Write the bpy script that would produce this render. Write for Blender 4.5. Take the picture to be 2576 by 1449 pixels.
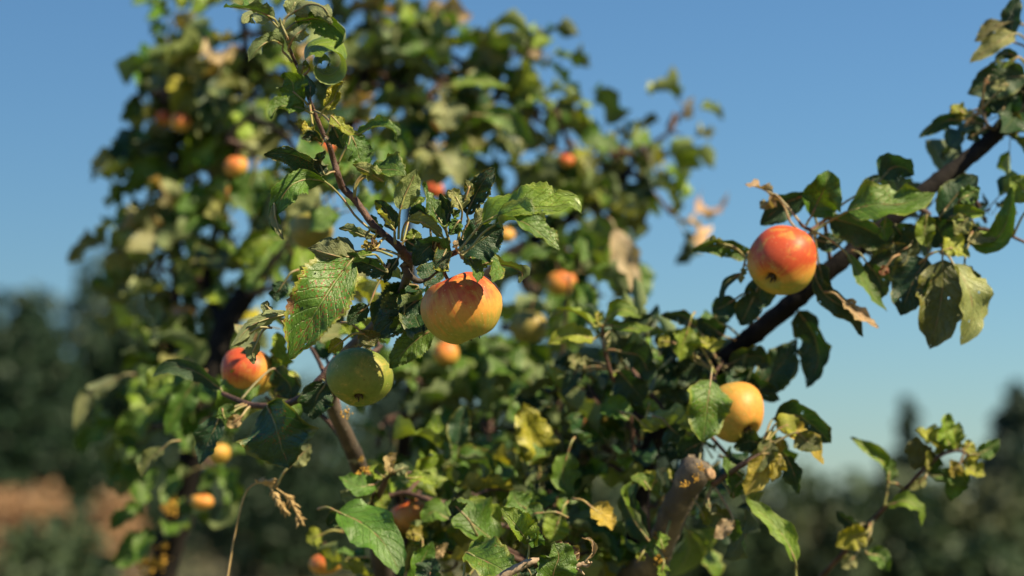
import bpy, math, random
import numpy as np
from mathutils import Vector, Matrix

# ------------------------------------------------------------------ clear
for o in list(bpy.data.objects):
    bpy.data.objects.remove(o, do_unlink=True)
SC = bpy.context.scene
COL = SC.collection
random.seed(7)
RNG = np.random.default_rng(7)

# ------------------------------------------------------------------ camera
FOC = 6082.0                       # focal length in pixels of a 2576 px wide frame (85 mm on 36 mm)
CAM = np.array([0.0, 0.0, 1.55])
PITCH = math.radians(5.41)
FWD = np.array([0, math.cos(PITCH), math.sin(PITCH)])
RGT = np.array([1.0, 0, 0])
UPV = np.array([0, -math.sin(PITCH), math.cos(PITCH)])
cd = bpy.data.cameras.new('camera')
cam = bpy.data.objects.new('camera', cd)
COL.objects.link(cam)
cam.location = CAM
cam.rotation_euler = (math.pi / 2 + PITCH, 0, 0)
cd.lens = 85
cd.sensor_width = 36
cd.clip_start = 0.05
cd.clip_end = 6000
cd.dof.use_dof = True
cd.dof.focus_distance = 2.03
cd.dof.aperture_fstop = 4.4
SC.camera = cam

# ------------------------------------------------------------------ light
SUN = 0.62 * RGT + 0.74 * UPV - 0.32 * FWD
SUN = SUN / np.linalg.norm(SUN)
SUN_EL = math.asin(SUN[2])
SUN_AZ = math.atan2(SUN[0], SUN[1])
w = bpy.data.worlds.new('World')
SC.world = w
w.use_nodes = True
wn = w.node_tree.nodes
wl = w.node_tree.links
bgn = wn['Background']
sky = wn.new('ShaderNodeTexSky')
sky.sky_type = 'NISHITA'
sky.sun_disc = False
sky.sun_elevation = SUN_EL
sky.sun_rotation = -SUN_AZ
sky.altitude = 100
sky.air_density = 1.3
sky.dust_density = 0.05
sky.ozone_density = 6.0
tint = wn.new('ShaderNodeMix')
tint.data_type = 'RGBA'
tint.blend_type = 'MULTIPLY'
tint.inputs[0].default_value = 1.0
tint.inputs[7].default_value = (0.61, 0.82, 0.975, 1)      # camera white balance towards a clear teal blue
wl.new(sky.outputs[0], tint.inputs[6])
wl.new(tint.outputs[2], bgn.inputs[0])
bgn.inputs[1].default_value = 0.0505
sl = bpy.data.lights.new('sun', 'SUN')
sl.energy = 5.0
sl.angle = math.radians(0.53)
sl.color = (1.0, 0.85, 0.56)
so = bpy.data.objects.new('sun', sl)
COL.objects.link(so)
so.rotation_euler = Vector(SUN).to_track_quat('Z', 'Y').to_euler()
so.location = (3, -3, 8)
SC.view_settings.view_transform = 'Standard'
SC.view_settings.look = 'None'
SC.view_settings.exposure = 0.97
SC.view_settings.gamma = 1.0
SC.render.engine = 'CYCLES'
SC.cycles.use_denoising = True
SC.cycles.max_bounces = 8
SC.cycles.transmission_bounces = 6
SC.cycles.diffuse_bounces = 2

# ------------------------------------------------------------------ coordinates
def P(x, y, d):
    return CAM + d * FWD + d * (x - 1288) / FOC * RGT + d * (724.5 - y) / FOC * UPV

K = 0.644                           # photograph pixels to the 2576 wide frame
REG = {'A': (800, 0, 1000 / 2574), 'B': (900, 550, 1000 / 2574), 'C': (1400, 550, 1000 / 2574),
       'D': (800, 900, 1000 / 2574), 'E': (1500, 900, 1000 / 2574), 'F': (2600, 500, 1400 / 2576),
       'G': (3200, 0, 800 / 2576), 'H': (2100, 1150, 1200 / 2576), 'I': (1200, 1700, 1200 / 2576),
       'J': (2100, 1650, 1200 / 2576), 'K': (2900, 1450, 1100 / 1992), 'L': (0, 1200, 1300 / 1794),
       'M': (200, 0, 1100 / 1449), 'Q': (1200, 0, 1000 / 2070), 'R': (1900, 300, 900 / 1449),
       'S': (3300, 300, 700 / 1449), 'T': (1300, 1250, 1100 / 2452), 'Z': (0, 0, 1 / K)}
def Z(r, x, y):
    ox, oy, s = REG[r]
    return (ox + x * s) * K, (oy + y * s) * K
def ZP(r, x, y, d):
    a, b = Z(r, x, y)
    return P(a, b, d)
def camvec(v):
    a = v[0] * RGT + v[1] * UPV - v[2] * FWD
    return a / np.linalg.norm(a)
def nrm(v):
    return v / (np.linalg.norm(v, axis=-1, keepdims=True) + 1e-12)

# ------------------------------------------------------------------ materials
def newmat(name):
    m = bpy.data.materials.new(name)
    m.use_nodes = True
    nt = m.node_tree
    nt.nodes.clear()
    out = nt.nodes.new('ShaderNodeOutputMaterial')
    return m, nt, out
class NB:
    def __init__(s, nt):
        s.nt = nt
    def n(s, t, **kw):
        nd = s.nt.nodes.new('ShaderNode' + t)
        for k, v in kw.items():
            setattr(nd, k, v)
        return nd
    def l(s, a, b):
        s.nt.links.new(a, b)
    def put(s, sock, v):
        if hasattr(v, 'is_linked') or isinstance(v, bpy.types.NodeSocket):
            s.l(v, sock)
        else:
            if sock.type == 'RGBA' and not hasattr(v, '__len__'):
                v = (v, v, v, 1)
            elif sock.type == 'RGBA' and len(v) == 3:
                v = (*v, 1)
            sock.default_value = v
    def math(s, op, a, b=0.5, c=None, clamp=False):
        nd = s.n('Math', operation=op, use_clamp=clamp)
        s.put(nd.inputs[0], a)
        s.put(nd.inputs[1], b)
        if c is not None:
            s.put(nd.inputs[2], c)
        return nd.outputs[0]
    def mix(s, f, a, b, blend='MIX'):
        nd = s.n('Mix', data_type='RGBA', blend_type=blend)
        nd.clamp_factor = True
        s.put(nd.inputs[0], f)
        s.put(nd.inputs[6], a)
        s.put(nd.inputs[7], b)
        return nd.outputs[2]
    def ramp(s, v, lo, hi, a=0.0, b=1.0):
        nd = s.n('MapRange', interpolation_type='SMOOTHSTEP')
        s.put(nd.inputs[0], v)
        for i, q in enumerate((lo, hi, a, b)):
            s.put(nd.inputs[1 + i], q)
        return nd.outputs[0]
    def noise(s, vec, scale, detail=2.0, rough=0.5, dist=0.0):
        nd = s.n('TexNoise')
        if vec is not None:
            s.l(vec, nd.inputs['Vector'])
        nd.inputs['Scale'].default_value = scale
        nd.inputs['Detail'].default_value = detail
        nd.inputs['Roughness'].default_value = rough
        nd.inputs['Distortion'].default_value = dist
        return nd.outputs[0]

def mat_leaf():
    m, nt, out = newmat('apple_leaf')
    b = NB(nt)
    oi = b.n('ObjectInfo')
    uv = b.n('UVMap').outputs[0]
    tc = b.n('TexCoord').outputs['Object']
    sep = b.n('SeparateXYZ')
    b.l(uv, sep.inputs[0])
    u, v = sep.outputs[0], sep.outputs[1]
    av = b.math('ABSOLUTE', b.math('MULTIPLY_ADD', v, 2.0, -1.0))
    seed = b.math('MULTIPLY', oi.outputs['Random'], 40.0)
    cmb = b.n('CombineXYZ')
    b.l(u, cmb.inputs[0]); b.l(v, cmb.inputs[1]); b.l(seed, cmb.inputs[2])
    puv = cmb.outputs[0]
    n1 = b.noise(puv, 2.6, 3, 0.6)
    n2 = b.noise(puv, 9.0, 4, 0.65, 0.3)
    n3 = b.noise(puv, 34.0, 3, 0.6)
    # side veins run outwards and forwards from the midrib
    t = b.math('SUBTRACT', u, b.math('MULTIPLY', av, 0.27))
    t = b.math('ADD', t, b.math('MULTIPLY', n2, 0.05))
    ph = b.math('PINGPONG', b.math('MULTIPLY', t, 9.0), 0.5)
    vein = b.ramp(ph, 0.0, 0.10, 1.0, 0.0)
    vein = b.math('MULTIPLY', vein, b.ramp(av, 0.75, 1.0, 1.0, 0.0))
    midr = b.ramp(av, 0.015, 0.06, 1.0, 0.0)
    veins = b.math('MAXIMUM', b.math('MULTIPLY', vein, 0.55), midr)
    base = oi.outputs['Color']
    dark = b.mix(1.0, base, (0.62, 0.66, 0.6), 'MULTIPLY')
    lite = b.mix(1.0, base, (1.55, 1.35, 1.2), 'MULTIPLY')
    c = b.mix(b.ramp(n1, 0.36, 0.66), dark, base)
    c = b.mix(b.math('MULTIPLY', b.ramp(n2, 0.5, 0.75), 0.55), c, lite)
    c = b.mix(b.math('MULTIPLY', veins, 0.34), c, b.mix(0.6, lite, (0.30, 0.30, 0.14)))
    # yellowing and browning at the margin, rust spots
    al = oi.outputs['Alpha']
    edge = b.math('ADD', av, b.math('MULTIPLY_ADD', n2, 0.5, -0.25))
    edge = b.ramp(edge, 0.78, 0.97)
    c = b.mix(b.math('MULTIPLY', edge, b.math('MULTIPLY', al, 0.6)), c, (0.33, 0.30, 0.05))
    sp = b.n('TexVoronoi', feature='F1', voronoi_dimensions='2D')
    b.l(puv, sp.inputs['Vector'])
    sp.inputs['Scale'].default_value = 19.0
    spm = b.ramp(sp.outputs['Distance'], 0.14, 0.26, 1.0, 0.0)
    zone = b.math('MULTIPLY', b.ramp(b.math('ADD', b.noise(puv, 2.6, 2), b.math('MULTIPLY', al, 0.12)), 0.58, 0.66), al)
    band = b.ramp(b.math('ABSOLUTE', b.math('SUBTRACT', v, 0.64)), 0.1, 0.2, 1.0, 0.0)
    band = b.math('MULTIPLY', b.math('MULTIPLY', band, b.ramp(u, 0.3, 0.45)), b.ramp(al, 0.97, 1.0))
    zone = b.math('MAXIMUM', zone, band)
    spm = b.math('MULTIPLY', spm, zone)
    c = b.mix(spm, c, b.mix(b.ramp(n3, 0.35, 0.65), (0.30, 0.055, 0.02), (0.10, 0.035, 0.02)))
    brn = b.math('MULTIPLY', b.ramp(b.math('ADD', n1, b.math('MULTIPLY', av, 0.16)), 0.76, 0.84), b.ramp(al, 0.3, 0.9))
    c = b.mix(brn, c, (0.20, 0.10, 0.045))
    # underside: paler and downy
    geo = b.n('NewGeometry')
    under = b.mix(0.6, c, (0.19, 0.225, 0.115))
    under = b.mix(b.math('MULTIPLY', veins, 0.5), under, (0.34, 0.33, 0.19))
    cc = b.mix(geo.outputs['Backfacing'], c, under)
    # relief
    h = b.math('MULTIPLY_ADD', b.math('SUBTRACT', 1.0, veins), 0.9, b.math('MULTIPLY', n3, 0.55))
    h = b.math('ADD', h, b.math('MULTIPLY', n2, 1.1))
    bump = b.n('Bump')
    bump.inputs['Strength'].default_value = 0.8
    bump.inputs['Distance'].default_value = 0.0016
    b.l(h, bump.inputs['Height'])
    p = b.n('BsdfPrincipled')
    b.l(cc, p.inputs['Base Color'])
    b.l(bump.outputs[0], p.inputs['Normal'])
    rough = b.math('MULTIPLY_ADD', n2, 0.2, 0.27)
    rough = b.math('ADD', rough, b.math('MULTIPLY', geo.outputs['Backfacing'], 0.3))
    b.l(rough, p.inputs['Roughness'])
    p.inputs['Specular IOR Level'].default_value = 0.5
    tr = b.n('BsdfTranslucent')
    tcol = b.mix(1.0, c, (2.0, 1.9, 0.6), 'MULTIPLY')
    b.l(tcol, tr.inputs[0])
    b.l(bump.outputs[0], tr.inputs['Normal'])
    mx = b.n('MixShader')
    mx.inputs[0].default_value = 0.17
    b.l(p.outputs[0], mx.inputs[1]); b.l(tr.outputs[0], mx.inputs[2])
    hv = b.n('TexVoronoi', feature='F1')
    b.l(puv, hv.inputs['Vector'])
    hv.inputs['Scale'].default_value = 5.5
    hd = b.math('ADD', hv.outputs['Distance'], b.math('MULTIPLY', n3, 0.12))
    hole = b.math('MULTIPLY', b.ramp(hd, 0.145, 0.15, 1.0, 0.0), b.ramp(al, 0.25, 0.3))
    hole = b.math('MULTIPLY', hole, b.ramp(av, 0.1, 0.14))
    tp = b.n('BsdfTransparent')
    m2 = b.n('MixShader')
    b.l(hole, m2.inputs[0]); b.l(mx.outputs[0], m2.inputs[1]); b.l(tp.outputs[0], m2.inputs[2])
    b.l(m2.outputs[0], out.inputs[0])
    return m

def mat_stalk():
    m, nt, out = newmat('leaf_stalk')
    b = NB(nt)
    oi = b.n('ObjectInfo')
    tc = b.n('TexCoord').outputs['Object']
    n = b.noise(tc, 160, 2)
    c = b.mix(0.35, (0.26, 0.22, 0.10), oi.outputs['Color'])
    c = b.mix(b.ramp(n, 0.45, 0.7), c, (0.28, 0.15, 0.08))
    p = b.n('BsdfPrincipled')
    b.l(c, p.inputs['Base Color'])
    p.inputs['Roughness'].default_value = 0.5
    b.l(p.outputs[0], out.inputs[0])
    return m

def mat_bark(name, c1, c2, lichen=0.0, scale=90, rough=0.75, spec=0.4):
    m, nt, out = newmat(name)
    b = NB(nt)
    tc = b.n('TexCoord').outputs['Object']
    n1 = b.noise(tc, scale * 0.25, 4, 0.6)
    n2 = b.noise(tc, scale, 5, 0.65)
    n3 = b.noise(tc, scale * 4, 3, 0.6)
    c = b.mix(b.ramp(n1, 0.35, 0.65), c1, c2)
    c = b.mix(b.math('MULTIPLY', b.ramp(n2, 0.5, 0.75), 0.7), c, (c2[0] * 1.8, c2[1] * 1.75, c2[2] * 1.6))
    c = b.mix(b.math('MULTIPLY', b.ramp(n3, 0.6, 0.72), 0.5), c, (c1[0] * 0.4, c1[1] * 0.4, c1[2] * 0.4))
    if lichen > 0:
        nl = b.noise(tc, scale * 0.42, 5, 0.7)
        c = b.mix(b.ramp(nl, 0.66 - 0.1 * lichen, 0.72 - 0.1 * lichen), c, (0.38, 0.23, 0.03))
        ng = b.noise(tc, scale * 0.6, 4, 0.7, 0.5)
        c = b.mix(b.ramp(ng, 0.62, 0.7), c, (0.22, 0.22, 0.17))
    p = b.n('BsdfPrincipled')
    b.l(c, p.inputs['Base Color'])
    p.inputs['Roughness'].default_value = rough
    p.inputs['Specular IOR Level'].default_value = spec
    bp = b.n('Bump')
    bp.inputs['Strength'].default_value = 0.7
    bp.inputs['Distance'].default_value = 0.002
    b.l(b.math('ADD', n2, b.math('MULTIPLY', n3, 0.4)), bp.inputs['Height'])
    b.l(bp.outputs[0], p.inputs['Normal'])
    b.l(p.outputs[0], out.inputs[0])
    return m

def mat_apple():
    m, nt, out = newmat('apple_skin')
    b = NB(nt)
    oi = b.n('ObjectInfo')
    at = b.n('Attribute', attribute_name='blush').outputs['Fac']
    tc = b.n('TexCoord').outputs['Object']
    uv = b.n('UVMap').outputs[0]
    mp = b.n('Mapping')
    b.l(uv, mp.inputs[0])
    mp.inputs['Scale'].default_value = (26, 1.6, 1)
    st = b.noise(mp.outputs[0], 2.0, 4, 0.65, 0.2)
    nb = b.noise(tc, 26, 3, 0.55)
    nf = b.noise(tc, 110, 4, 0.65)
    bl = b.math('ADD', at, b.math('MULTIPLY_ADD', nb, 0.5, -0.25))
    bl = b.math('ADD', bl, b.math('MULTIPLY_ADD', st, 0.85, -0.42))
    bl = b.math('ADD', bl, b.math('MULTIPLY_ADD', nf, 0.25, -0.12))
    ground = oi.outputs['Color']
    green = b.mix(1.0, ground, (0.62, 0.86, 0.75), 'MULTIPLY')
    c = b.mix(b.ramp(nb, 0.35, 0.65), green, ground)
    c = b.mix(b.math('MULTIPLY', b.ramp(bl, 0.18, 0.62), 0.85), c, (0.64, 0.27, 0.05))
    c = b.mix(b.math('MULTIPLY', b.ramp(bl, 0.55, 1.0), 0.9), c, (0.50, 0.055, 0.024))
    mt = b.noise(tc, 70, 4, 0.7, 0.6)
    c = b.mix(b.math('MULTIPLY', b.ramp(mt, 0.5, 0.66), 0.45), c, (0.52, 0.36, 0.075))
    # lenticels
    vo = b.n('TexVoronoi', feature='F1')
    b.l(tc, vo.inputs['Vector'])
    vo.inputs['Scale'].default_value = 330
    le = b.ramp(vo.outputs['Distance'], 0.12, 0.26, 1.0, 0.0)
    le = b.math('MULTIPLY', le, b.ramp(b.noise(tc, 160, 1), 0.52, 0.6))
    c = b.mix(b.math('MULTIPLY', le, 0.42), c, (0.66, 0.54, 0.27))
    ds = b.n('TexVoronoi', feature='F1')
    b.l(tc, ds.inputs['Vector'])
    ds.inputs['Scale'].default_value = 95
    dm = b.ramp(ds.outputs['Distance'], 0.05, 0.12, 1.0, 0.0)
    c = b.mix(b.math('MULTIPLY', dm, b.math('MULTIPLY', b.ramp(nb, 0.5, 0.6), 0.6)), c, (0.10, 0.06, 0.02))
    sc = b.noise(tc, 48, 5, 0.7, 1.2)
    c = b.mix(b.math('MULTIPLY', b.ramp(sc, 0.66, 0.74), 0.6), c, (0.20, 0.125, 0.05))
    mo = b.noise(tc, 300, 3, 0.6)
    c = b.mix(b.math('MULTIPLY', b.ramp(mo, 0.45, 0.7), 0.28), c, b.mix(1.0, c, (0.62, 0.55, 0.5), 'MULTIPLY'))
    # russet round the stalk
    ru = b.n('Attribute', attribute_name='russet').outputs['Fac']
    ru = b.ramp(b.math('ADD', ru, b.math('MULTIPLY_ADD', nf, 0.5, -0.25)), 0.45, 0.8)
    c = b.mix(ru, c, (0.23, 0.15, 0.06))
    p = b.n('BsdfPrincipled')
    b.l(c, p.inputs['Base Color'])
    b.l(b.math('MULTIPLY_ADD', nf, 0.2, 0.40), p.inputs['Roughness'])
    p.inputs['Specular IOR Level'].default_value = 0.36
    p.inputs['Subsurface Weight'].default_value = 0.08
    p.inputs['Subsurface Radius'].default_value = (0.006, 0.003, 0.001)
    p.inputs['Coat Weight'].default_value = 0.0
    p.inputs['Coat Roughness'].default_value = 0.3
    bp = b.n('Bump')
    bp.inputs['Strength'].default_value = 0.12
    bp.inputs['Distance'].default_value = 0.001
    b.l(b.math('ADD', nf, b.math('MULTIPLY', nb, 2.0)), bp.inputs['Height'])
    b.l(bp.outputs[0], p.inputs['Normal'])
    b.l(p.outputs[0], out.inputs[0])
    return m

def mat_far(name, c1, c2, c3):
    m, nt, out = newmat(name)
    b = NB(nt)
    geo = b.n('NewGeometry')
    c = b.mix(geo.outputs['Random Per Island'], c1, c2)
    tc = b.n('TexCoord').outputs['Object']
    c = b.mix(b.ramp(b.noise(tc, 0.8, 3), 0.5, 0.7), c, c3)
    p = b.n('BsdfPrincipled')
    b.l(c, p.inputs['Base Color'])
    p.inputs['Roughness'].default_value = 0.6
    tr = b.n('BsdfTranslucent')
    b.l(c, tr.inputs[0])
    mx = b.n('MixShader')
    mx.inputs[0].default_value = 0.2
    b.l(p.outputs[0], mx.inputs[1]); b.l(tr.outputs[0], mx.inputs[2])
    b.l(mx.outputs[0], out.inputs[0])
    return m

def mat_plain(name, c1, c2, scale, rough=0.8):
    m, nt, out = newmat(name)
    b = NB(nt)
    tc = b.n('TexCoord').outputs['Object']
    c = b.mix(b.ramp(b.noise(tc, scale, 4, 0.6), 0.35, 0.65), c1, c2)
    p = b.n('BsdfPrincipled')
    b.l(c, p.inputs['Base Color'])
    p.inputs['Roughness'].default_value = rough
    b.l(p.outputs[0], out.inputs[0])
    return m

M_LEAF = mat_leaf()
M_STALK = mat_stalk()
M_TWIG = mat_bark('twig_bark', (0.045, 0.026, 0.022), (0.12, 0.064, 0.05), 0.0, 160, 0.55)
M_BARK = mat_bark('apple_bark', (0.035, 0.027, 0.023), (0.085, 0.064, 0.048), 0.3, 60)
M_LIMB = mat_bark('shaded_limb_bark', (0.010, 0.009, 0.010), (0.022, 0.019, 0.018), 0.0, 60, 0.9, 0.1)  # near-black: the shade of the foliage above is put into the bark colour
M_OLD = mat_bark('lichen_bark', (0.075, 0.06, 0.05), (0.15, 0.12, 0.095), 0.3, 45)
M_APPLE = mat_apple()
M_STEM = mat_bark('apple_stalk', (0.08, 0.045, 0.02), (0.18, 0.11, 0.05), 0, 200)
M_CALYX = mat_plain('calyx', (0.03, 0.02, 0.012), (0.09, 0.06, 0.03), 300)
M_CUT = mat_plain('cut_wood', (0.20, 0.12, 0.07), (0.40, 0.25, 0.14), 260)
M_WEATHER = mat_bark('weathered_cut', (0.05, 0.04, 0.033), (0.16, 0.125, 0.095), 0.3, 120)
M_LICHEN = mat_plain('yellow_lichen', (0.42, 0.22, 0.02), (0.62, 0.36, 0.05), 150)
M_STRAW = mat_plain('dry_straw', (0.33, 0.22, 0.09), (0.52, 0.37, 0.18), 90)
M_DEAD = mat_plain('dead_wood', (0.22, 0.15, 0.10), (0.42, 0.32, 0.22), 200)

# ------------------------------------------------------------------ mesh helpers
def mesh_obj(name, V, Fq, mats, parent=None, loc=None, midx=None, uvs=None, smooth=True):
    me = bpy.data.meshes.new(name)
    me.from_pydata([tuple(v) for v in V], [], [tuple(f) for f in Fq])
    for mt in mats:
        me.materials.append(mt)
    if midx is not None:
        me.polygons.foreach_set('material_index', np.asarray(midx, dtype=np.int32))
    if smooth:
        me.polygons.foreach_set('use_smooth', np.ones(len(me.polygons), dtype=bool))
    if uvs is not None:
        ul = me.uv_layers.new(name='UVMap')
        li = np.zeros(len(me.loops), dtype=np.int32)
        me.loops.foreach_get('vertex_index', li)
        ul.data.foreach_set('uv', np.asarray(uvs, dtype=np.float32)[li].ravel())
    me.update()
    o = bpy.data.objects.new(name, me)
    COL.objects.link(o)
    if loc is not None:
        o.location = loc
    if parent is not None:
        setparent(o, parent)
    return o
def setparent(o, p):
    o.parent = p
    o.matrix_parent_inverse = Matrix.Translation([-q for q in WORLD.get(p.name, (0, 0, 0))])
WORLD = {}
def empty(name, loc, label, cat, group=None):
    o = bpy.data.objects.new(name, None)
    COL.objects.link(o)
    o.location = loc
    o.empty_display_size = 0.1
    WORLD[o.name] = tuple(loc)
    tag(o, label, cat, group)
    return o
def tag(o, label, cat, group=None, kind=None):
    if label: o['label'] = label
    if cat: o['category'] = cat
    if group: o['group'] = group
    if kind: o['kind'] = kind

def spline(pts, n):
    """Catmull-Rom through pts (k,c) resampled to n rows."""
    pts = np.asarray(pts, float)
    if len(pts) == 2:
        t = np.linspace(0, 1, n)[:, None]
        return pts[0] * (1 - t) + pts[1] * t
    ext = np.vstack([2 * pts[0] - pts[1], pts, 2 * pts[-1] - pts[-2]])
    k0 = np.linalg.norm(np.diff(ext[:, :3], axis=0), axis=1) ** 0.5 + 1e-6
    kn = np.r_[0, np.cumsum(k0)]                 # centripetal knots of ext
    out = []
    tt = np.linspace(kn[1], kn[-2], n)
    for t in tt:
        i = int(np.clip(np.searchsorted(kn, t, side='right') - 1, 1, len(ext) - 3))
        t0, t1, t2, t3 = kn[i - 1:i + 3]
        p0, p1, p2, p3 = ext[i - 1:i + 3]
        a1 = (t1 - t) / (t1 - t0) * p0 + (t - t0) / (t1 - t0) * p1
        a2 = (t2 - t) / (t2 - t1) * p1 + (t - t1) / (t2 - t1) * p2
        a3 = (t3 - t) / (t3 - t2) * p2 + (t - t2) / (t3 - t2) * p3
        b1 = (t2 - t) / (t2 - t0) * a1 + (t - t0) / (t2 - t0) * a2
        b2 = (t3 - t) / (t3 - t1) * a2 + (t - t1) / (t3 - t1) * a3
        out.append((t2 - t) / (t2 - t1) * b1 + (t - t1) / (t2 - t1) * b2)
    return np.array(out)

def tube(path, radii, sides=8, cap=True, knob=0.0, seed=0):
    """returns V,F of a tube"""
    path = np.asarray(path, float)
    n = len(path)
    radii = np.broadcast_to(np.asarray(radii, float), (n,)).copy()
    rs = np.random.default_rng(seed)
    T = nrm(np.gradient(path, axis=0))
    a = np.array([0.31, 0.2, 0.93])
    V = []
    prev = nrm(np.cross(T[0], a))
    for i in range(n):
        b1 = nrm(prev - T[i] * np.dot(prev, T[i]))
        prev = b1
        b2 = np.cross(T[i], b1)
        th = np.linspace(0, 2 * math.pi, sides, endpoint=False)
        rr = radii[i] * (1 + (rs.random(sides) - 0.5) * knob)
        V.append(path[i] + rr[:, None] * (np.cos(th)[:, None] * b1 + np.sin(th)[:, None] * b2))
    V = np.vstack(V)
    F = []
    for i in range(n - 1):
        for j in range(sides):
            k = (j + 1) % sides
            F.append((i * sides + j, i * sides + k, (i + 1) * sides + k, (i + 1) * sides + j))
    if cap:
        F.append(tuple(range(sides - 1, -1, -1)))
        F.append(tuple(range((n - 1) * sides, n * sides)))
    return V, F
class MB:
    def __init__(s):
        s.V = []; s.F = []; s.M = []; s.U = []; s.n = 0
    def add(s, V, F, mi=0, U=None):
        V = np.asarray(V)
        s.V.append(V)
        s.F += [tuple(i + s.n for i in f) for f in F]
        s.M += [mi] * len(F)
        s.U.append(np.zeros((len(V), 2)) + 0.5 if U is None else U)
        s.n += len(V)
    def build(s, name, mats, parent=None, loc=None, uv=False):
        V = np.vstack(s.V)
        if loc is not None:
            V = V - np.asarray(loc)
        return mesh_obj(name, V, s.F, mats, parent, loc, s.M, np.vstack(s.U) if uv else None)

# ------------------------------------------------------------------ leaves
NORM = {'F': (0.05, 0.3, 1), 'U': (0.15, 0.62, 0.8), 'S': (0.6, 0.3, 0.75), 'L': (-0.65, 0.1, 0.75),
        'B': (0.0, 0.2, -1), 'D': (0.0, 0.6, -0.8), 'K': (-0.22, -0.45, 0.88), 'V': (0.4, 0.5, 0.76),
        'W': (-0.45, 0.45, 0.75), 'E': (0.45, 0.65, 0.5), 'X': (0.35, 0.55, -0.75), 'Y': (-0.5, 0.5, -0.7),
        'Q': (-0.5, 0.8, 0.25), 'R': (0.95, 0.2, 0.1), 'G': (0.32, 0.42, 0.85), 'Z': (-0.35, -0.45, -0.82)}
PAL = {'g': (0.082, 0.170, 0.020), 'd': (0.022, 0.066, 0.026), 'y': (0.31, 0.32, 0.03), 'Y': (0.42, 0.33, 0.045),  # 'd': dark leaf green, pushed darker and more teal to carry deep shade
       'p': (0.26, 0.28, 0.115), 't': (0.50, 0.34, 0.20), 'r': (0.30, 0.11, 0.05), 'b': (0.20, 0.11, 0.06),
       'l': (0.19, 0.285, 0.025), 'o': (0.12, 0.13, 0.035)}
def trapz(y, x):
    return ((y[:, 1:] + y[:, :-1]) * 0.5 * np.diff(x)[None, :]).sum(axis=1)
def profile(u):
    p = np.sin(math.pi * np.clip(u, 0, 1) ** 0.80) ** 0.62
    p = p * (1 - 0.12 * u)
    tip = np.clip((u - 0.86) / 0.14, 0, 1)
    p = p * (1 - 0.45 * tip * (1 - tip) * 2)
    return p
def leaf_arrays(mid, Nn, wl, wr, fold=0.25, curl=0.35, wave=0.12, crump=0.0, seed=0, nu=40, m=6, teeth=0.05, quilt=0.02):
    """mid: (nu+1,3) midrib; Nn: (nu+1,3) wanted normals; returns V,F,UV"""
    rs = np.random.default_rng(seed)
    n = nu + 1
    T = nrm(np.gradient(mid, axis=0))
    N = nrm(Nn - T * np.sum(Nn * T, axis=1, keepdims=True))
    B = np.cross(N, T)
    u = np.linspace(0, 1, n)
    pr = profile(u)
    pr[0] = 0.03; pr[-1] = 0.0
    k1, k2 = rs.uniform(1.3, 2.6, 2)
    ph = rs.uniform(0, 6.28, 8)
    cs = rs.uniform(0.8, 1.2, 8)
    rows = []; uvs = []
    ss = np.r_[-np.linspace(1, 0, m + 1)[:-1], np.linspace(0, 1, m + 1)]
    L = np.linalg.norm(np.diff(mid, axis=0), axis=1).sum()
    for s in ss:
        a = abs(s)
        side = 1 if s >= 0 else -1
        wd = (wl if side > 0 else wr) * pr
        # arc across the blade
        fs = np.linspace(0, a, 7)
        fu = fold * (1 - 0.35 * u)
        if a > 0:
            ang = fu[:, None] + curl * fs[None, :] ** 1.5 * (1 + 0.5 * np.sin(k1 * 2 * u + ph[0] + side))[:, None]
            yy = trapz(np.cos(ang), fs)
            zz = trapz(np.sin(ang), fs)
        else:
            yy = np.zeros(n); zz = np.zeros(n)
        edge = np.ones(n)
        sh = np.zeros(n)
        if a > 0.99 and teeth > 0:
            od = (np.arange(n) % 2).astype(float)
            edge = 1 - teeth * 0.5 + teeth * od * rs.uniform(0.5, 1.5, n)
            sh = od * teeth * 0.25
            edge *= 1 + 0.05 * np.sin(k2 * 5 * u + ph[3 + (side > 0)])
        y = wd * yy * edge
        z = wd * zz * edge
        wm = 0.5 * (wl + wr)
        kw = 2 * math.pi * (k1 if side > 0 else k2)
        z = z + wave * wm * pr * a ** 2 * np.sin(kw * u + ph[1 + (side > 0)])
        z = z + wave * 0.45 * wm * pr * a ** 3 * np.sin(kw * 2.7 * u + ph[5 + (side > 0)])
        if quilt:
            z = z + quilt * wm * np.sin(a * math.pi) * np.cos(2 * math.pi * 9 * (u - 0.27 * a))
        sx = np.zeros(n)
        if crump:
            q1 = np.sin(11 * cs[0] * u + 5 * s + ph[0]) * np.sin(7 * s * cs[1] + ph[1] + 4 * u)
            q2 = np.sin(23 * cs[2] * u - 9 * s + ph[2]) * np.sin(13 * s * cs[3] + ph[3])
            z = z + crump * wm * (0.55 * q1 + 0.3 * q2) * (0.3 + 0.7 * a)
            y = y + crump * wm * 0.25 * q2 * a
            sx = crump * L * 0.05 * q1 * a
        rows.append(mid + side * B * y[:, None] + N * z[:, None] + T * ((sh * wm + sx * 1.0)[:, None]))
        uvs.append(np.stack([u, np.full(n, 0.5 + 0.5 * s)], axis=1))
    V = np.vstack(rows)
    UV = np.vstack(uvs)
    F = []
    for j in range(len(ss) - 1):
        for i in range(nu):
            a0 = j * n + i
            F.append((a0, a0 + 1, a0 + n + 1, a0 + n))
    return V, F, UV

LEAFN = {}
WF = 1.42
def jit(c, amt=0.18):
    k = 1 + random.uniform(-amt, amt)
    return (c[0] * k * (1 + random.uniform(-amt, amt) * 0.6), c[1] * k, c[2] * k * (1 + random.uniform(-amt, amt)), )

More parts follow.
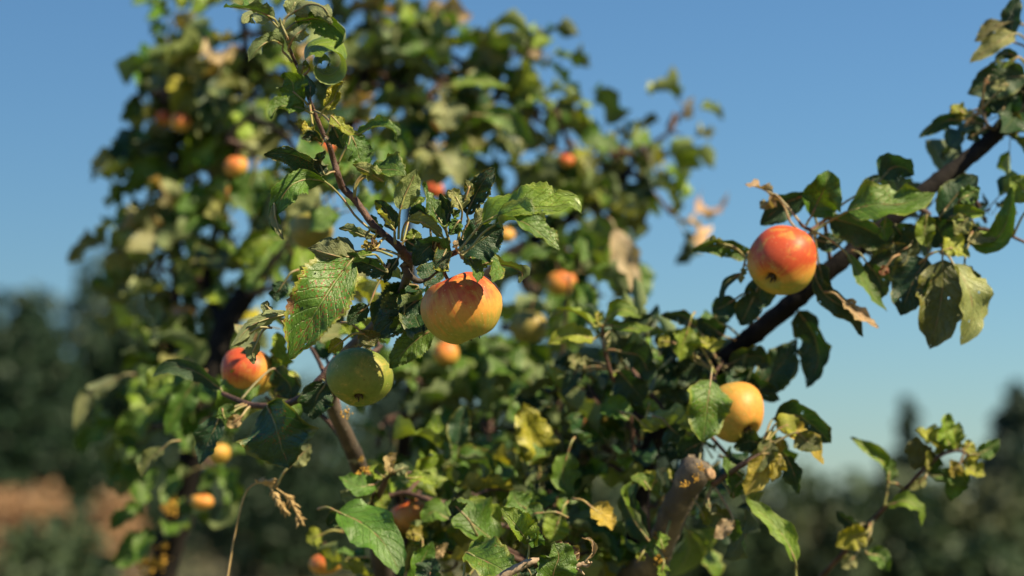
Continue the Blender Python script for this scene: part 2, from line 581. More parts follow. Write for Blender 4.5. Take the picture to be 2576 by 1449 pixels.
SEGS = {}                 # tree key -> list of (points array) for finding twigs
def nearest_twig(key, p):
    best, bp = 1e9, None
    for arr in SEGS.get(key, []):
        d = np.linalg.norm(arr - p, axis=1)
        i = d.argmin()
        if d[i] < best:
            best, bp = d[i], arr[i]
    return best, bp

def hand_leaf(reg, depth, branch, key, kind, n0, n1, wd, pts, pet=None, fold=0.24, curl=0.5, wave=0.3, crump=0.15,
              spot=None, hi=True, label=None, quilt=0.022):
    s = REG[reg][2] * K
    q = [(pts[i], pts[i + 1], pts[i + 2]) for i in range(0, len(pts), 3)]
    w3 = np.array([ZP(reg, a, c, depth + dz * 0.01) for a, c, dz in q])
    nu = 40 if hi else 18
    mid = spline(w3, nu + 1)
    a = camvec(NORM[n0]); c = camvec(NORM[n1])
    t = np.linspace(0, 1, nu + 1)[:, None]
    Nn = nrm(a * (1 - t) + c * t)
    px = depth / FOC * s
    wl, wr = (wd if isinstance(wd, tuple) else (wd, wd))
    wl, wr = wl * WF, wr * WF
    sd = LEAFN.get('n', 0) + 1
    LEAFN['n'] = sd
    V, F, UV = leaf_arrays(mid, Nn, wl * px, wr * px, fold, curl, wave, crump, sd, nu, 6 if hi else 4,
                           0.085 if hi else 0.04, quilt if hi else 0.0)
    mb = MB()
    mb.add(V, F, 0, UV)
    # stalk
    T0 = nrm(mid[1] - mid[0])
    if pet is None:
        dist, bp = nearest_twig(key, mid[0])
        if bp is not None and dist < 0.055:
            pp = [bp, bp * 0.5 + mid[0] * 0.5 + np.array([0, 0, 0.06 * dist]), mid[0], mid[0] + T0 * 0.01]
        else:
            pp = [mid[0] - T0 * 0.022 + np.array([0, 0.008, -0.006]), mid[0] - T0 * 0.01, mid[0], mid[0] + T0 * 0.01]
    else:
        pq = [(pet[i], pet[i + 1]) for i in range(0, len(pet), 2)]
        pp = [ZP(reg, x, y, depth + 0.002) for x, y in pq] + [mid[0], mid[0] + T0 * 0.012]
    path = spline(np.array(pp), 12)
    r = np.linspace(0.00115, 0.0008, 12) * (depth / 2.03)
    Vt, Ft = tube(path, r, 6)
    mb.add(Vt, Ft, 1)
    # raised midrib under the blade
    nm = nu + 1
    mr = mid - Nn * 0.0004
    Vt, Ft = tube(mr[: int(nm * 0.9)], np.linspace(0.0009, 0.0002, int(nm * 0.9)) * (depth / 2.03), 5, cap=False)
    mb.add(Vt, Ft, 1)
    o = mb.build('leaf', [M_LEAF, M_STALK], branch, path[0], uv=True)
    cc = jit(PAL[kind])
    if spot is None:
        spot = random.choice([0.0, 0.15, 0.3, 0.45])
    o.color = (*cc, spot)
    if label:
        o['label'] = label
    return o

# leaf library for the trees' many lesser leaves
LIB = []
def build_lib():
    rs = np.random.default_rng(3)
    for k in range(26):
        nu = 14
        bend = rs.uniform(-2.0, 0.5)
        side = rs.uniform(-0.5, 0.5)
        tw = rs.uniform(-1.5, 1.5)
        u = np.linspace(0, 1, nu + 1)
        ang = bend * u
        mid = np.stack([np.cumsum(np.cos(ang)) / nu, np.cumsum(np.sin(side * u)) / nu, np.cumsum(np.sin(ang)) / nu], axis=1)
        mid -= mid[0]
        Nn = np.stack([np.zeros(nu + 1), np.sin(tw * u), np.cos(tw * u)], axis=1)
        V, F, UV = leaf_arrays(mid, Nn, rs.uniform(0.30, 0.46), rs.uniform(0.27, 0.45), rs.uniform(0.05, 0.75),
                               rs.uniform(-0.7, 1.5), rs.uniform(0.15, 0.5), rs.choice([0.08, 0.15, 0.3, 0.45]), int(k + 50), nu, 4, 0.06, 0)
        mb = MB()
        V = V + np.array([0.35, 0, 0])
        mb.add(V, F, 0, UV)
        ptp = np.array([[0, 0, -0.05], [0.15, 0, -0.02], [0.35, 0, 0], [0.6, 0, mid[4][2] - 0.006]])
        Vt, Ft = tube(ptp, [0.016, 0.012, 0.011, 0.007], 4)
        mb.add(Vt, Ft, 1)
        me_o = mb.build('leaf', [M_LEAF, M_STALK], uv=True)
        me = me_o.data
        bpy.data.objects.remove(me_o)
        LIB.append((me, np.vstack(mb.V), list(mb.F), list(mb.M), np.vstack(mb.U)))
build_lib()

REST = {}
NLEAF = {}
def lib_leaf(base, T, N, L, kind, parent, spot=0.0):
    T = nrm(T); N = nrm(N - T * np.dot(N, T)); B = np.cross(N, T)
    lib = LIB[random.randrange(len(LIB))]
    me = lib[0]
    tr = parent.parent
    NLEAF[tr.name] = NLEAF.get(tr.name, sum(1 for c in tr.children_recursive if c.name.startswith('leaf'))) + 1
    if NLEAF[tr.name] > 290:
        W = base + L * (lib[1][:, :1] * T + lib[1][:, 1:2] * B + lib[1][:, 2:3] * N)
        mb = REST.setdefault(tr.name, MB())
        n0 = mb.n
        mb.V.append(W); mb.U.append(lib[4]); mb.M += lib[3]
        mb.F += [tuple(i + n0 for i in f) for f in lib[2]]
        mb.n += len(W)
        return None
    o = bpy.data.objects.new('leaf', me)
    COL.objects.link(o)
    m = Matrix(((T[0], B[0], N[0], 0), (T[1], B[1], N[1], 0), (T[2], B[2], N[2], 0), (0, 0, 0, 1)))
    m = Matrix.Translation(base) @ m @ Matrix.Scale(L, 4)
    o.parent = parent
    o.matrix_basis = m
    o.color = (*jit(PAL[kind], 0.22), spot)
    return o

def branch(tree, key, pts, reg='Z', d=None, mat=None, name='branch', sides=10, n=None, knob=0.06, extra=None):
    """pts: (x, y, depth, radius_px) rows in region coordinates; registers the twig for leaf stalks"""
    A = np.array([list(ZP(reg, x, y, dd)) + [r * REG[reg][2] * K * dd / FOC] for x, y, dd, r in pts])
    if extra is not None:
        back = A[0].copy()
        back[:3] = A[0, :3] + nrm(A[0, :3] - A[1, :3]) * 0.12
        low = back.copy()
        low[:3] = back[:3] + (np.array(extra[1])[:3] - back[:3]) * 0.3
        A = np.vstack([np.array(extra), low, back, A])
    n = n or 10 * len(A)
    S = spline(A, n)
    rad = np.maximum(S[:, 3], 0.0006)
    rs = np.random.default_rng(len(SEGS.get(key, [])) + 5)
    node = np.ones(n)
    for c in rs.integers(3, max(4, n - 3), max(1, n // 9)):
        node[c] *= 1.07
    pth = S[:, :3] + rs.normal(0, 1, (n, 3)) * rad[:, None] * 0.03
    V, F = tube(pth, rad * node, sides, knob=knob, seed=n)
    SEGS.setdefault(key, []).append(S[:, :3])
    mb = MB()
    mb.add(V, F)
    o = mb.build(name, [mat or M_TWIG], tree, None)
    return o
def twigs_obj(tree, paths, mat=None, name='branch'):
    mb = MB()
    for k, (pth, r) in enumerate(paths):
        V, F = tube(pth, r, 6, knob=0.1, seed=k)
        mb.add(V, F)
    return mb.build(name, [mat or M_TWIG], tree)

def rosette(parent, p, axis, nl, L, pool, up=0.5, spots=0.4):
    axis = nrm(axis)
    ph = random.uniform(0, 6.28)
    a = nrm(np.cross(axis, np.array([0.3, 0.5, 0.81])))
    b = np.cross(axis, a)
    res = []
    for i in range(nl):
        th = ph + i * 2.4 + random.uniform(-0.4, 0.4)
        el = random.uniform(0.05, 1.0)
        rad = math.cos(th) * a + math.sin(th) * b
        T = nrm(axis * math.sin(el) + rad * math.cos(el) + np.array([0, 0, random.uniform(-0.45, 0.15)]))
        N = np.array([0, 0, 1.0]) * up + axis * 0.3 + 0.75 * SUN + RNG.normal(0, 0.42, 3)
        if abs(np.dot(nrm(N), T)) > 0.95:
            N = N + a
        res.append((p + RNG.normal(0, 0.006, 3), T, N, L * random.uniform(0.5, 1.25)))
    for q, T, N, LL in res:
        lib_leaf(q, T, N, LL, random.choice(pool), parent, random.choice([0, 0, 0.2, 0.5, 0.9]) * spots * 2)

# ================================================================== the setting
def ground_sheet():
    m, nt, out = newmat('meadow_ground')
    b = NB(nt)
    tc = b.n('TexCoord').outputs['Object']
    n1 = b.noise(tc, 0.07, 4, 0.6)
    n2 = b.noise(tc, 1.3, 4, 0.6)
    c = b.mix(b.ramp(n1, 0.4, 0.6), (0.075, 0.085, 0.03), (0.19, 0.14, 0.065))
    c = b.mix(b.math('MULTIPLY', b.ramp(n2, 0.4, 0.7), 0.6), c, (0.05, 0.07, 0.022))
    p = b.n('BsdfPrincipled')
    b.l(c, p.inputs['Base Color'])
    p.inputs['Roughness'].default_value = 0.9
    b.l(p.outputs[0], out.inputs[0])
    R = 2600.0
    rings = [0, 3, 8, 20, 45, 90, 180, 400, 900, R]
    V = [(0, 0, 0)]; F = []
    ns = 40
    for i, r in enumerate(rings[1:]):
        for j in range(ns):
            t = 2 * math.pi * j / ns
            z = 0.05 * math.sin(3 * t + i) * (1 if 8 <= r <= 180 else 0.2)
            V.append((r * math.cos(t), r * math.sin(t), z))
    for j in range(ns):
        F.append((0, 1 + j, 1 + (j + 1) % ns))
    for i in range(len(rings) - 2):
        for j in range(ns):
            a = 1 + i * ns
            F.append((a + j, a + ns + j, a + ns + (j + 1) % ns, a + (j + 1) % ns))
    g = mesh_obj('meadow', V, F, [m])
    tag(g, 'meadow of short dry grass under the apple trees', 'meadow', None, 'structure')
ground_sheet()

M_F1 = mat_far('far_foliage_dark', (0.011, 0.036, 0.019), (0.022, 0.055, 0.023), (0.018, 0.046, 0.021))
M_F2 = mat_far('far_foliage_olive', (0.026, 0.056, 0.024), (0.05, 0.082, 0.032), (0.07, 0.086, 0.038))
M_F3 = mat_far('far_foliage_blue', (0.014, 0.036, 0.024), (0.03, 0.06, 0.035), (0.02, 0.045, 0.03))
M_RUS = mat_far('russet_foliage', (0.27, 0.155, 0.08), (0.36, 0.22, 0.115), (0.21, 0.15, 0.075))
M_WEED = mat_far('weed_foliage', (0.022, 0.05, 0.02), (0.05, 0.085, 0.028), (0.035, 0.06, 0.02))
M_FTRUNK = mat_bark('far_trunk', (0.05, 0.04, 0.03), (0.10, 0.08, 0.06), 0, 8)

def leaf_cloud(lobes, nq, size, seed, squash=1.0, inner=0.35):
    """nq small folded leaf sprays spread through a set of lobes (cx,cy,cz,rx,ry,rz)"""
    rs = np.random.default_rng(seed)
    lob = np.array(lobes)
    wgt = lob[:, 3] * lob[:, 4] + lob[:, 5] * lob[:, 3]
    idx = rs.choice(len(lob), nq, p=wgt / wgt.sum())
    d = nrm(rs.normal(0, 1, (nq, 3)))
    rr = 1 - inner * rs.random(nq) ** 1.6 + 0.12 * rs.random(nq) ** 3
    c = lob[idx, :3] + d * lob[idx, 3:6] * rr[:, None]
    T = nrm(d * 0.5 + rs.normal(0, 0.7, (nq, 3)))
    N = nrm(np.cross(T, rs.normal(0, 1, (nq, 3))) + d * 0.6)
    B = nrm(np.cross(N, T))
    L = size * rs.uniform(0.6, 1.4, nq)[:, None]
    W = L * 0.36
    v = np.stack([c - T * L * 0.5, c + B * W + N * L * 0.08, c + T * L * 0.55 - N * L * 0.1, c - B * W + N * L * 0.08], axis=1).reshape(-1, 3)
    f = np.arange(nq * 4).reshape(-1, 4)
    return v, f.tolist()

def far_tree(name, label, cat, x, dist, top_y, width_px, seed, mat, base_frac=0.12, nq=3200, size=0.3, nl=16, conic=0.0, group=None):
    base = P(x, 1300, dist)
    base[2] = 0.0
    top = P(x, top_y, dist)[2]
    Wd = width_px * dist / FOC
    rs = np.random.default_rng(seed)
    t = empty(name, tuple(base), label, cat, group)
    z0 = top * base_frac
    lobes = []
    for k in range(nl):
        f = (k + 0.5) / nl
        z = z0 + (top - z0) * (0.12 + 0.76 * f)
        sh = math.sin(math.pi * (0.2 + 0.72 * f)) if conic == 0 else (1 - conic * f)
        a = k * 2.4 + rs.uniform(-0.5, 0.5)
        r = Wd * 0.5 * sh * 0.55 * rs.uniform(0.5, 1.05)
        lr = Wd * 0.5 * sh * rs.uniform(0.38, 0.62) + 0.05 * Wd
        hz = min(lr * rs.uniform(0.7, 1.0), (top - z) * 0.98 + 0.02 * top)
        lobes.append((base[0] + math.cos(a) * r, base[1] + math.sin(a) * r, z, lr, lr, hz))
    v, f = leaf_cloud(lobes, nq, size, seed)
    cr = mesh_obj('crown', v, f, [mat], t, smooth=False)
    pth = np.array([[base[0], base[1], -0.1], [base[0] + 0.05, base[1], top * 0.3], [base[0] - 0.04, base[1] + 0.05, top * 0.85]])
    mb = MB()
    Vt, Ft = tube(spline(pth, 10), np.linspace(max(0.05, Wd * 0.05), 0.02, 10), 8)
    mb.add(Vt, Ft)
    for lo in lobes[::2]:
        st = np.array([base[0], base[1], lo[2] * 0.7])
        Vt, Ft = tube(spline(np.array([st, (st + np.array(lo[:3])) / 2 + [0, 0, 0.1], np.array(lo[:3])]), 6), np.linspace(Wd * 0.018, 0.01, 6), 6)
        mb.add(Vt, Ft)
    mb.build('trunk', [M_FTRUNK], t)
    return t

far_tree('field_tree', 'dark leafy tree filling the left edge behind the orchard', 'tree', 60, 42, 640, 420, 11, M_F1, 0.02, 5200, 0.24, 22)
far_tree('field_tree', 'dark rounded tree beyond the left apple trunk', 'tree', 290, 46, 520, 470, 12, M_F1, 0.02, 5200, 0.26, 22)
far_tree('field_tree', 'blurred dark green tree behind the central foliage', 'tree', 1450, 50, 790, 560, 13, M_F3, 0.02, 6000, 0.26, 24)
far_tree('field_tree', 'slim dark tree rising alone above the right hedge', 'tree', 2290, 62, 955, 92, 14, M_F3, 0.25, 1500, 0.22, 10)
far_tree('field_tree', 'dark tree with sky gaps at the right edge', 'tree', 2565, 40, 890, 250, 15, M_F3, 0.0, 1900, 0.24, 12)
far_tree('field_tree', 'low dark tree behind the dry grass stalk', 'tree', 720, 55, 930, 540, 16, M_F1, 0.02, 5200, 0.26, 22)
far_tree('field_tree', 'greyish green tree behind the green apple', 'tree', 1020, 58, 900, 420, 17, M_F3, 0.02, 4200, 0.26, 20)

def hedge(name, label, x0, x1, dist, top_y, seed, mat, nq=9000, size=0.22):
    a = P(x0, 1300, dist); c = P(x1, 1300, dist)
    top = P(x0, top_y, dist)[2]
    rs = np.random.default_rng(seed)
    base = ((a[0] + c[0]) / 2, dist, 0)
    t = empty(name, base, label, name.split('_')[-1])
    lobes = []
    n = 26
    for k in range(n):
        f = k / (n - 1)
        x = a[0] * (1 - f) + c[0] * f
        h = top * rs.uniform(0.86, 1.02)
        lobes.append((x, dist + rs.uniform(-0.7, 0.7), h * 0.5, (c[0] - a[0]) / n * 1.1, 1.0, h * 0.5))
    v, f = leaf_cloud(lobes, nq, size, seed, inner=0.6)
    mesh_obj('foliage', v, f, [mat], t, smooth=False)
    for k in range(n):
        l = lobes[k]
        Vt, Ft = tube(np.array([[l[0], l[1], -0.05], [l[0] + 0.1, l[1], top * 0.45], [l[0] - 0.1, l[1], top * 0.8]]), [0.05, 0.035, 0.015], 6)
        mb = MB()
        mb.add(Vt, Ft)
        mb.build('stem', [M_FTRUNK], t)
hedge('hedge', 'long blurred olive hedge along the right horizon', 1500, 2900, 36, 1165, 21, M_F2)
hedge('hedge', 'long blurred dark hedge behind the left trunk', -300, 1300, 66, 1150, 22, M_F1)

def bush(name, label, x, dist, top_y, width_px, seed, mat, nq, size, nl=9, cat='shrub'):
    base = P(x, 1300, dist); base[2] = 0
    top = P(x, top_y, dist)[2]
    W = width_px * dist / FOC
    rs = np.random.default_rng(seed)
    t = empty(name, tuple(base), label, cat)
    lobes = []
    mb = MB()
    for k in range(nl):
        a = rs.uniform(0, 6.28)
        r = W * 0.5 * rs.uniform(0, 0.7)
        hh = top * rs.uniform(0.6, 1.05) * (1 - 0.25 * r / (W * 0.5))
        lr = W * rs.uniform(0.15, 0.26)
        c = (base[0] + math.cos(a) * r, base[1] + math.sin(a) * r * 0.8, hh * 0.82)
        lobes.append((*c, lr, lr, min(top - c[2], lr * 1.4)))
        Vt, Ft = tube(spline(np.array([[base[0] + rs.uniform(-.05, .05), base[1], -0.05], [(base[0] + c[0]) / 2, base[1], c[2] * 0.5], c]), 7), np.linspace(0.012, 0.004, 7), 5)
        mb = MB()
        mb.add(Vt, Ft)
        mb.build('stem', [M_FTRUNK], t)
    v, f = leaf_cloud(lobes, nq, size, seed, inner=0.8)
    mesh_obj('foliage', v, f, [mat], t, smooth=False)
hedge('dry_reed_bank', 'wide soft bank of russet dry reeds below the dark left trees', -120, 150, 34, 1222, 31, M_RUS, 10000, 0.12)
hedge('dry_reed_bank', 'short bank of russet dry reeds just left of the apple trunk', 255, 325, 35, 1225, 32, M_RUS, 4000, 0.12)
bush('weed_clump', 'olive green weeds in front of the russet reeds', 150, 14, 1300, 520, 33, M_F2, 3200, 0.09, 22)
bush('weed_clump', 'dark leafy weeds in the bottom left corner', 85, 5.2, 1325, 330, 34, M_WEED, 700, 0.075, 12)
bush('weed_clump', 'pale green weeds beside the dark corner weeds', 270, 9, 1250, 150, 35, M_F2, 260, 0.085, 6)
bush('weed_clump', 'tan dry weeds at the bottom right corner', 2480, 18, 1290, 260, 36, M_F2, 700, 0.12, 8)

# ================================================================== the apple trees
def ground_at(x, d):
    p = P(x, 1449, d)
    return [p[0], p[1], -0.05]
gN = ground_at(985, 2.55)
gR = ground_at(1560, 2.6)
gB = ground_at(390, 3.35)
gC = ground_at(1000, 3.35)
gS = ground_at(2010, 2.65)
NEAR = empty('apple_tree', (gN[0], gN[1], 0), 'nearest apple tree with the sharply focused fruiting branch in the middle', 'apple tree', 'apple trees in the orchard')
RIGHT = empty('apple_tree', (gR[0], gR[1], 0), 'apple tree at right with dark slanting limb and sawn lichen stump', 'apple tree', 'apple trees in the orchard')
BACKL = empty('apple_tree', (gB[0], gB[1], 0), 'blurred apple tree behind at left with thick slanting trunk', 'apple tree', 'apple trees in the orchard')
BACKC = empty('apple_tree', (gC[0], gC[1], 0), 'blurred apple tree behind the middle reaching towards the upper right', 'apple tree', 'apple trees in the orchard')
SHOOT = empty('apple_sapling', (gS[0], gS[1], 0), 'thin apple sapling shoot with curled leaves at lower right', 'sapling')

# ---- near tree wood
nb0 = branch(NEAR, 'N', [(985, 1560, 2.5, 30), (945, 1330, 2.42, 24), (905, 1180, 2.36, 22), (868, 1090, 2.32, 20), (832, 1000, 2.28, 16), (862, 900, 2.25, 14), (930, 830, 2.21, 12), (985, 770, 2.15, 11), (1022, 705, 2.08, 11), (1032, 640, 2.04, 14)],
             mat=M_BARK, name='branch', sides=14, n=110, extra=[[gN[0], gN[1], -0.05, 0.035], [gN[0] + 0.02, gN[1], 0.7, 0.028]])
nb1 = branch(NEAR, 'N', [(1780, 1170, 2.04, 60), (1700, 1070, 2.03, 48), (1620, 1005, 2.03, 37), (1530, 930, 2.03, 36), (1440, 850, 2.03, 36), (1330, 700, 2.03, 35), (1240, 580, 2.03, 36), (1130, 470, 2.03, 36), (1080, 340, 2.02, 34), (1035, 190, 2.02, 31), (990, 40, 2.01, 27), (940, -60, 2.01, 24), (830, -320, 2.0, 22), (745, -550, 1.985, 20), (700, -690, 1.98, 19), (630, -840, 1.97, 17), (580, -970, 1.96, 15), (540, -1090, 1.955, 12), (515, -1170, 1.95, 9)], 'B', n=150, sides=12, knob=0.05)
nb2 = branch(NEAR, 'N', [(430, 1110, 2.04, 60), (520, 1190, 2.04, 48), (640, 1180, 2.035, 34), (800, 1160, 2.03, 28), (930, 1140, 2.03, 30), (1000, 1110, 2.03, 26), (1040, 1090, 2.03, 16)], 'C', n=60, sides=10, knob=0.16)
nb3 = branch(NEAR, 'N', [(440, 1230, 2.05, 38), (520, 1360, 2.05, 34), (610, 1410, 2.05, 27), (700, 1390, 2.05, 15), (790, 1320, 2.045, 12), (880, 1290, 2.04, 10)], 'C', n=44, knob=0.2, mat=M_BARK)
nb4 = branch(NEAR, 'N', [(850, 900, 2.2, 11), (800, 960, 2.2, 10), (740, 1010, 2.22, 9), (640, 1020, 2.25, 8), (560, 990, 2.27, 6)], n=44, knob=0.1)
nb5 = branch(NEAR, 'N', [(1230, 1470, 2.03, 12), (1310, 1425, 2.03, 11), (1340, 1412, 2.03, 9), (1400, 1415, 2.04, 8), (1440, 1425, 2.04, 7), (1462, 1420, 2.04, 6), (1482, 1412, 2.04, 3)], n=60, knob=0.2, mat=M_DEAD)
nb6 = branch(NEAR, 'N', [(935, 1300, 2.42, 9), (965, 1220, 2.36, 8), (985, 1190, 2.34, 7), (1040, 1190, 2.34, 5)], n=36, knob=0.15)
nb7 = branch(NEAR, 'N', [(985, 1540, 2.5, 12), (1060, 1490, 2.3, 11), (1150, 1480, 2.15, 11), (1240, 1472, 2.05, 11)], n=36)
nb8 = branch(NEAR, 'N', [(930, 1270, 2.4, 7), (1010, 1240, 2.4, 6), (1090, 1265, 2.38, 6), (1180, 1310, 2.35, 5), (1260, 1330, 2.3, 4)], n=40)
br = nb1
# small dead spur tines
def tine(tree, key, pts, mat=M_DEAD):
    return branch(tree, key, pts, mat=mat, n=14, sides=6)
tine(NEAR, 'N', [(955, 655, 2.035, 4), (966, 668, 2.03, 5), (972, 678, 2.03, 4)])
tine(NEAR, 'N', [(984, 656, 2.035, 3), (978, 668, 2.03, 4), (972, 678, 2.03, 4)])
tine(NEAR, 'N', [(1440, 1425, 2.04, 4), (1455, 1432, 2.04, 4), (1470, 1446, 2.04, 2.5)])
tine(NEAR, 'N', [(1462, 1420, 2.04, 3.5), (1478, 1424, 2.035, 4), (1488, 1414, 2.03, 2.5)])

# ---- hero leaves: (kind, normal at base, normal at tip, half width(s), midrib x,y,dz..., options)
def leaves(reg, depth, br, key, rows, hi=True):
    for r in rows:
        kw = dict(r[5]) if len(r) > 5 else {}
        dd = depth + kw.pop('dd', 0) * 0.01
        hand_leaf(reg, dd, br, key, r[0], r[1], r[2], r[3], r[4], hi=hi, **kw)

leaves('A', 1.955, nb1, 'N', [
    ('g', 'D', 'E', 95, [700, 190, 0, 560, 120, -1, 370, 80, -2, 190, 70, -1], dict(pet=[770, 290, 730, 240], fold=0.35)),
    ('p', 'Z', 'Z', 80, [655, 195, 0, 560, 140, 1, 460, 150, 2, 375, 225, 1], dict(pet=[765, 300, 720, 260], fold=0.5)),
    ('p', 'Z', 'Z', 90, [885, 130, 0, 1050, 45, -1, 1200, 85, -2, 1285, 235, -2], dict(pet=[780, 260, 810, 190], fold=0.4)),
    ('p', 'F', 'F', 70, [840, 150, 1, 900, 40, 1, 1010, -60, 2], dict(pet=[770, 250, 800, 200])),
    ('g', 'K', 'L', (120, 105), [930, 215, 1, 1130, 190, 0, 1320, 280, -1, 1395, 390, -2, 1305, 495, -2], dict(pet=[800, 320, 870, 260], fold=0.5, curl=0.6)),
    ('p', 'Z', 'Z', 62, [845, 470, -1, 900, 370, -2, 985, 300, -2, 1060, 225, -3], dict(pet=[850, 520, 842, 500], fold=0.35)),
    ('p', 'Z', 'Z', 34, [830, 380, -2, 790, 290, -2, 765, 230, -2, 755, 175, -2], dict(pet=[850, 480, 840, 430], fold=0.6)),
    ('g', 'X', 'Y', 78, [785, 450, 0, 680, 405, -1, 560, 465, -2, 435, 620, -2], dict(pet=[880, 630, 830, 560, 780, 510], fold=0.35, wave=0.3)),
    ('g', 'K', 'K', (120, 160), [1000, 1015, -1, 905, 930, -1, 872, 820, -1, 790, 735, -1], dict(pet=[1040, 1060, 1020, 1040], fold=0.3)),
    ('d', 'L', 'K', 62, [1062, 1010, 1, 1062, 880, 1, 1000, 730, 2], dict(pet=[1050, 1050, 1060, 1030])),
    ('g', 'W', 'K', (95, 85), [1000, 1100, 0, 850, 1062, -1, 720, 1090, -2, 655, 1215, -3], dict(pet=[1090, 1140, 1040, 1120], fold=0.5)),
    ('y', 'G', 'L', 62, [1205, 1090, 0, 1290, 1010, 0, 1335, 900, 0, 1400, 822, -1], dict(pet=[1150, 1190, 1175, 1140], crump=0.7, spot=0.6)),
    ('p', 'Z', 'E', 45, [970, 740, 1, 990, 670, 0, 1000, 610, 0], dict(fold=0.7)),
    ('y', 'G', 'U', 60, [1090, 1400, 0, 1000, 1300, 0, 905, 1250, -1], dict(crump=0.6, spot=0.8)),
    ('d', 'L', 'K', 55, [1190, 1420, 0, 1080, 1360, -1, 975, 1390, -1], dict(crump=0.7, spot=0.7)),
    ('y', 'U', 'U', (48, 70), [1262, 1160, 0, 1330, 1230, 0, 1430, 1310, 0, 1540, 1360, 0], dict(pet=[1215, 1360, 1250, 1300, 1262, 1240], crump=0.35, spot=0.7)),
    ('g', 'U', 'U', (70, 60), [1540, 1350, 0, 1690, 1275, -1, 1850, 1280, -2, 1930, 1330, -2, 1915, 1430, -2], dict(pet=[1440, 1330, 1500, 1345], fold=0.5, crump=0.25, spot=0.5)),
    ('d', 'K', 'L', 75, [1290, 1270, 1, 1340, 1380, 1, 1400, 1500, 1], dict(fold=0.4)),
])
# the leaf rolled into a scroll
def scroll_leaf():
    reg, depth = 'A', 1.955
    pts = [(1052, 690), (1016, 600), (1050, 500), (1160, 455), (1290, 480), (1362, 575), (1350, 680), (1270, 748), (1175, 740), (1125, 680), (1140, 610), (1200, 585), (1250, 620), (1240, 670)]
    w3 = np.array([ZP(reg, a, c, depth - 0.004 * i / 12) for i, (a, c) in enumerate(pts)])
    mid = spline(w3, 73)
    T = nrm(np.gradient(mid, axis=0))
    ax = camvec((0.10, -0.42, 0.9))
    N = -nrm(np.cross(T, np.broadcast_to(ax, T.shape)))
    V, F, UV = leaf_arrays(mid, N, 0.025, 0.028, 0.05, -0.1, 0.05, 0.03, 77, 72, 6, 0.05, 0.01)
    mb = MB(); mb.add(V, F, 0, UV)
    Vt, Ft = tube(spline(np.array([ZP(reg, 985, 760, 1.957), ZP(reg, 1035, 720, 1.955), mid[0], mid[2]]), 10), 0.001, 6)
    mb.add(Vt, Ft, 1)
    o = mb.build('leaf', [M_LEAF, M_STALK], nb1, tuple(mid[0]), uv=True)
    o.color = (*PAL['l'], 0.2)
    o['label'] = 'leaf rolled up into a spiral'
scroll_leaf()

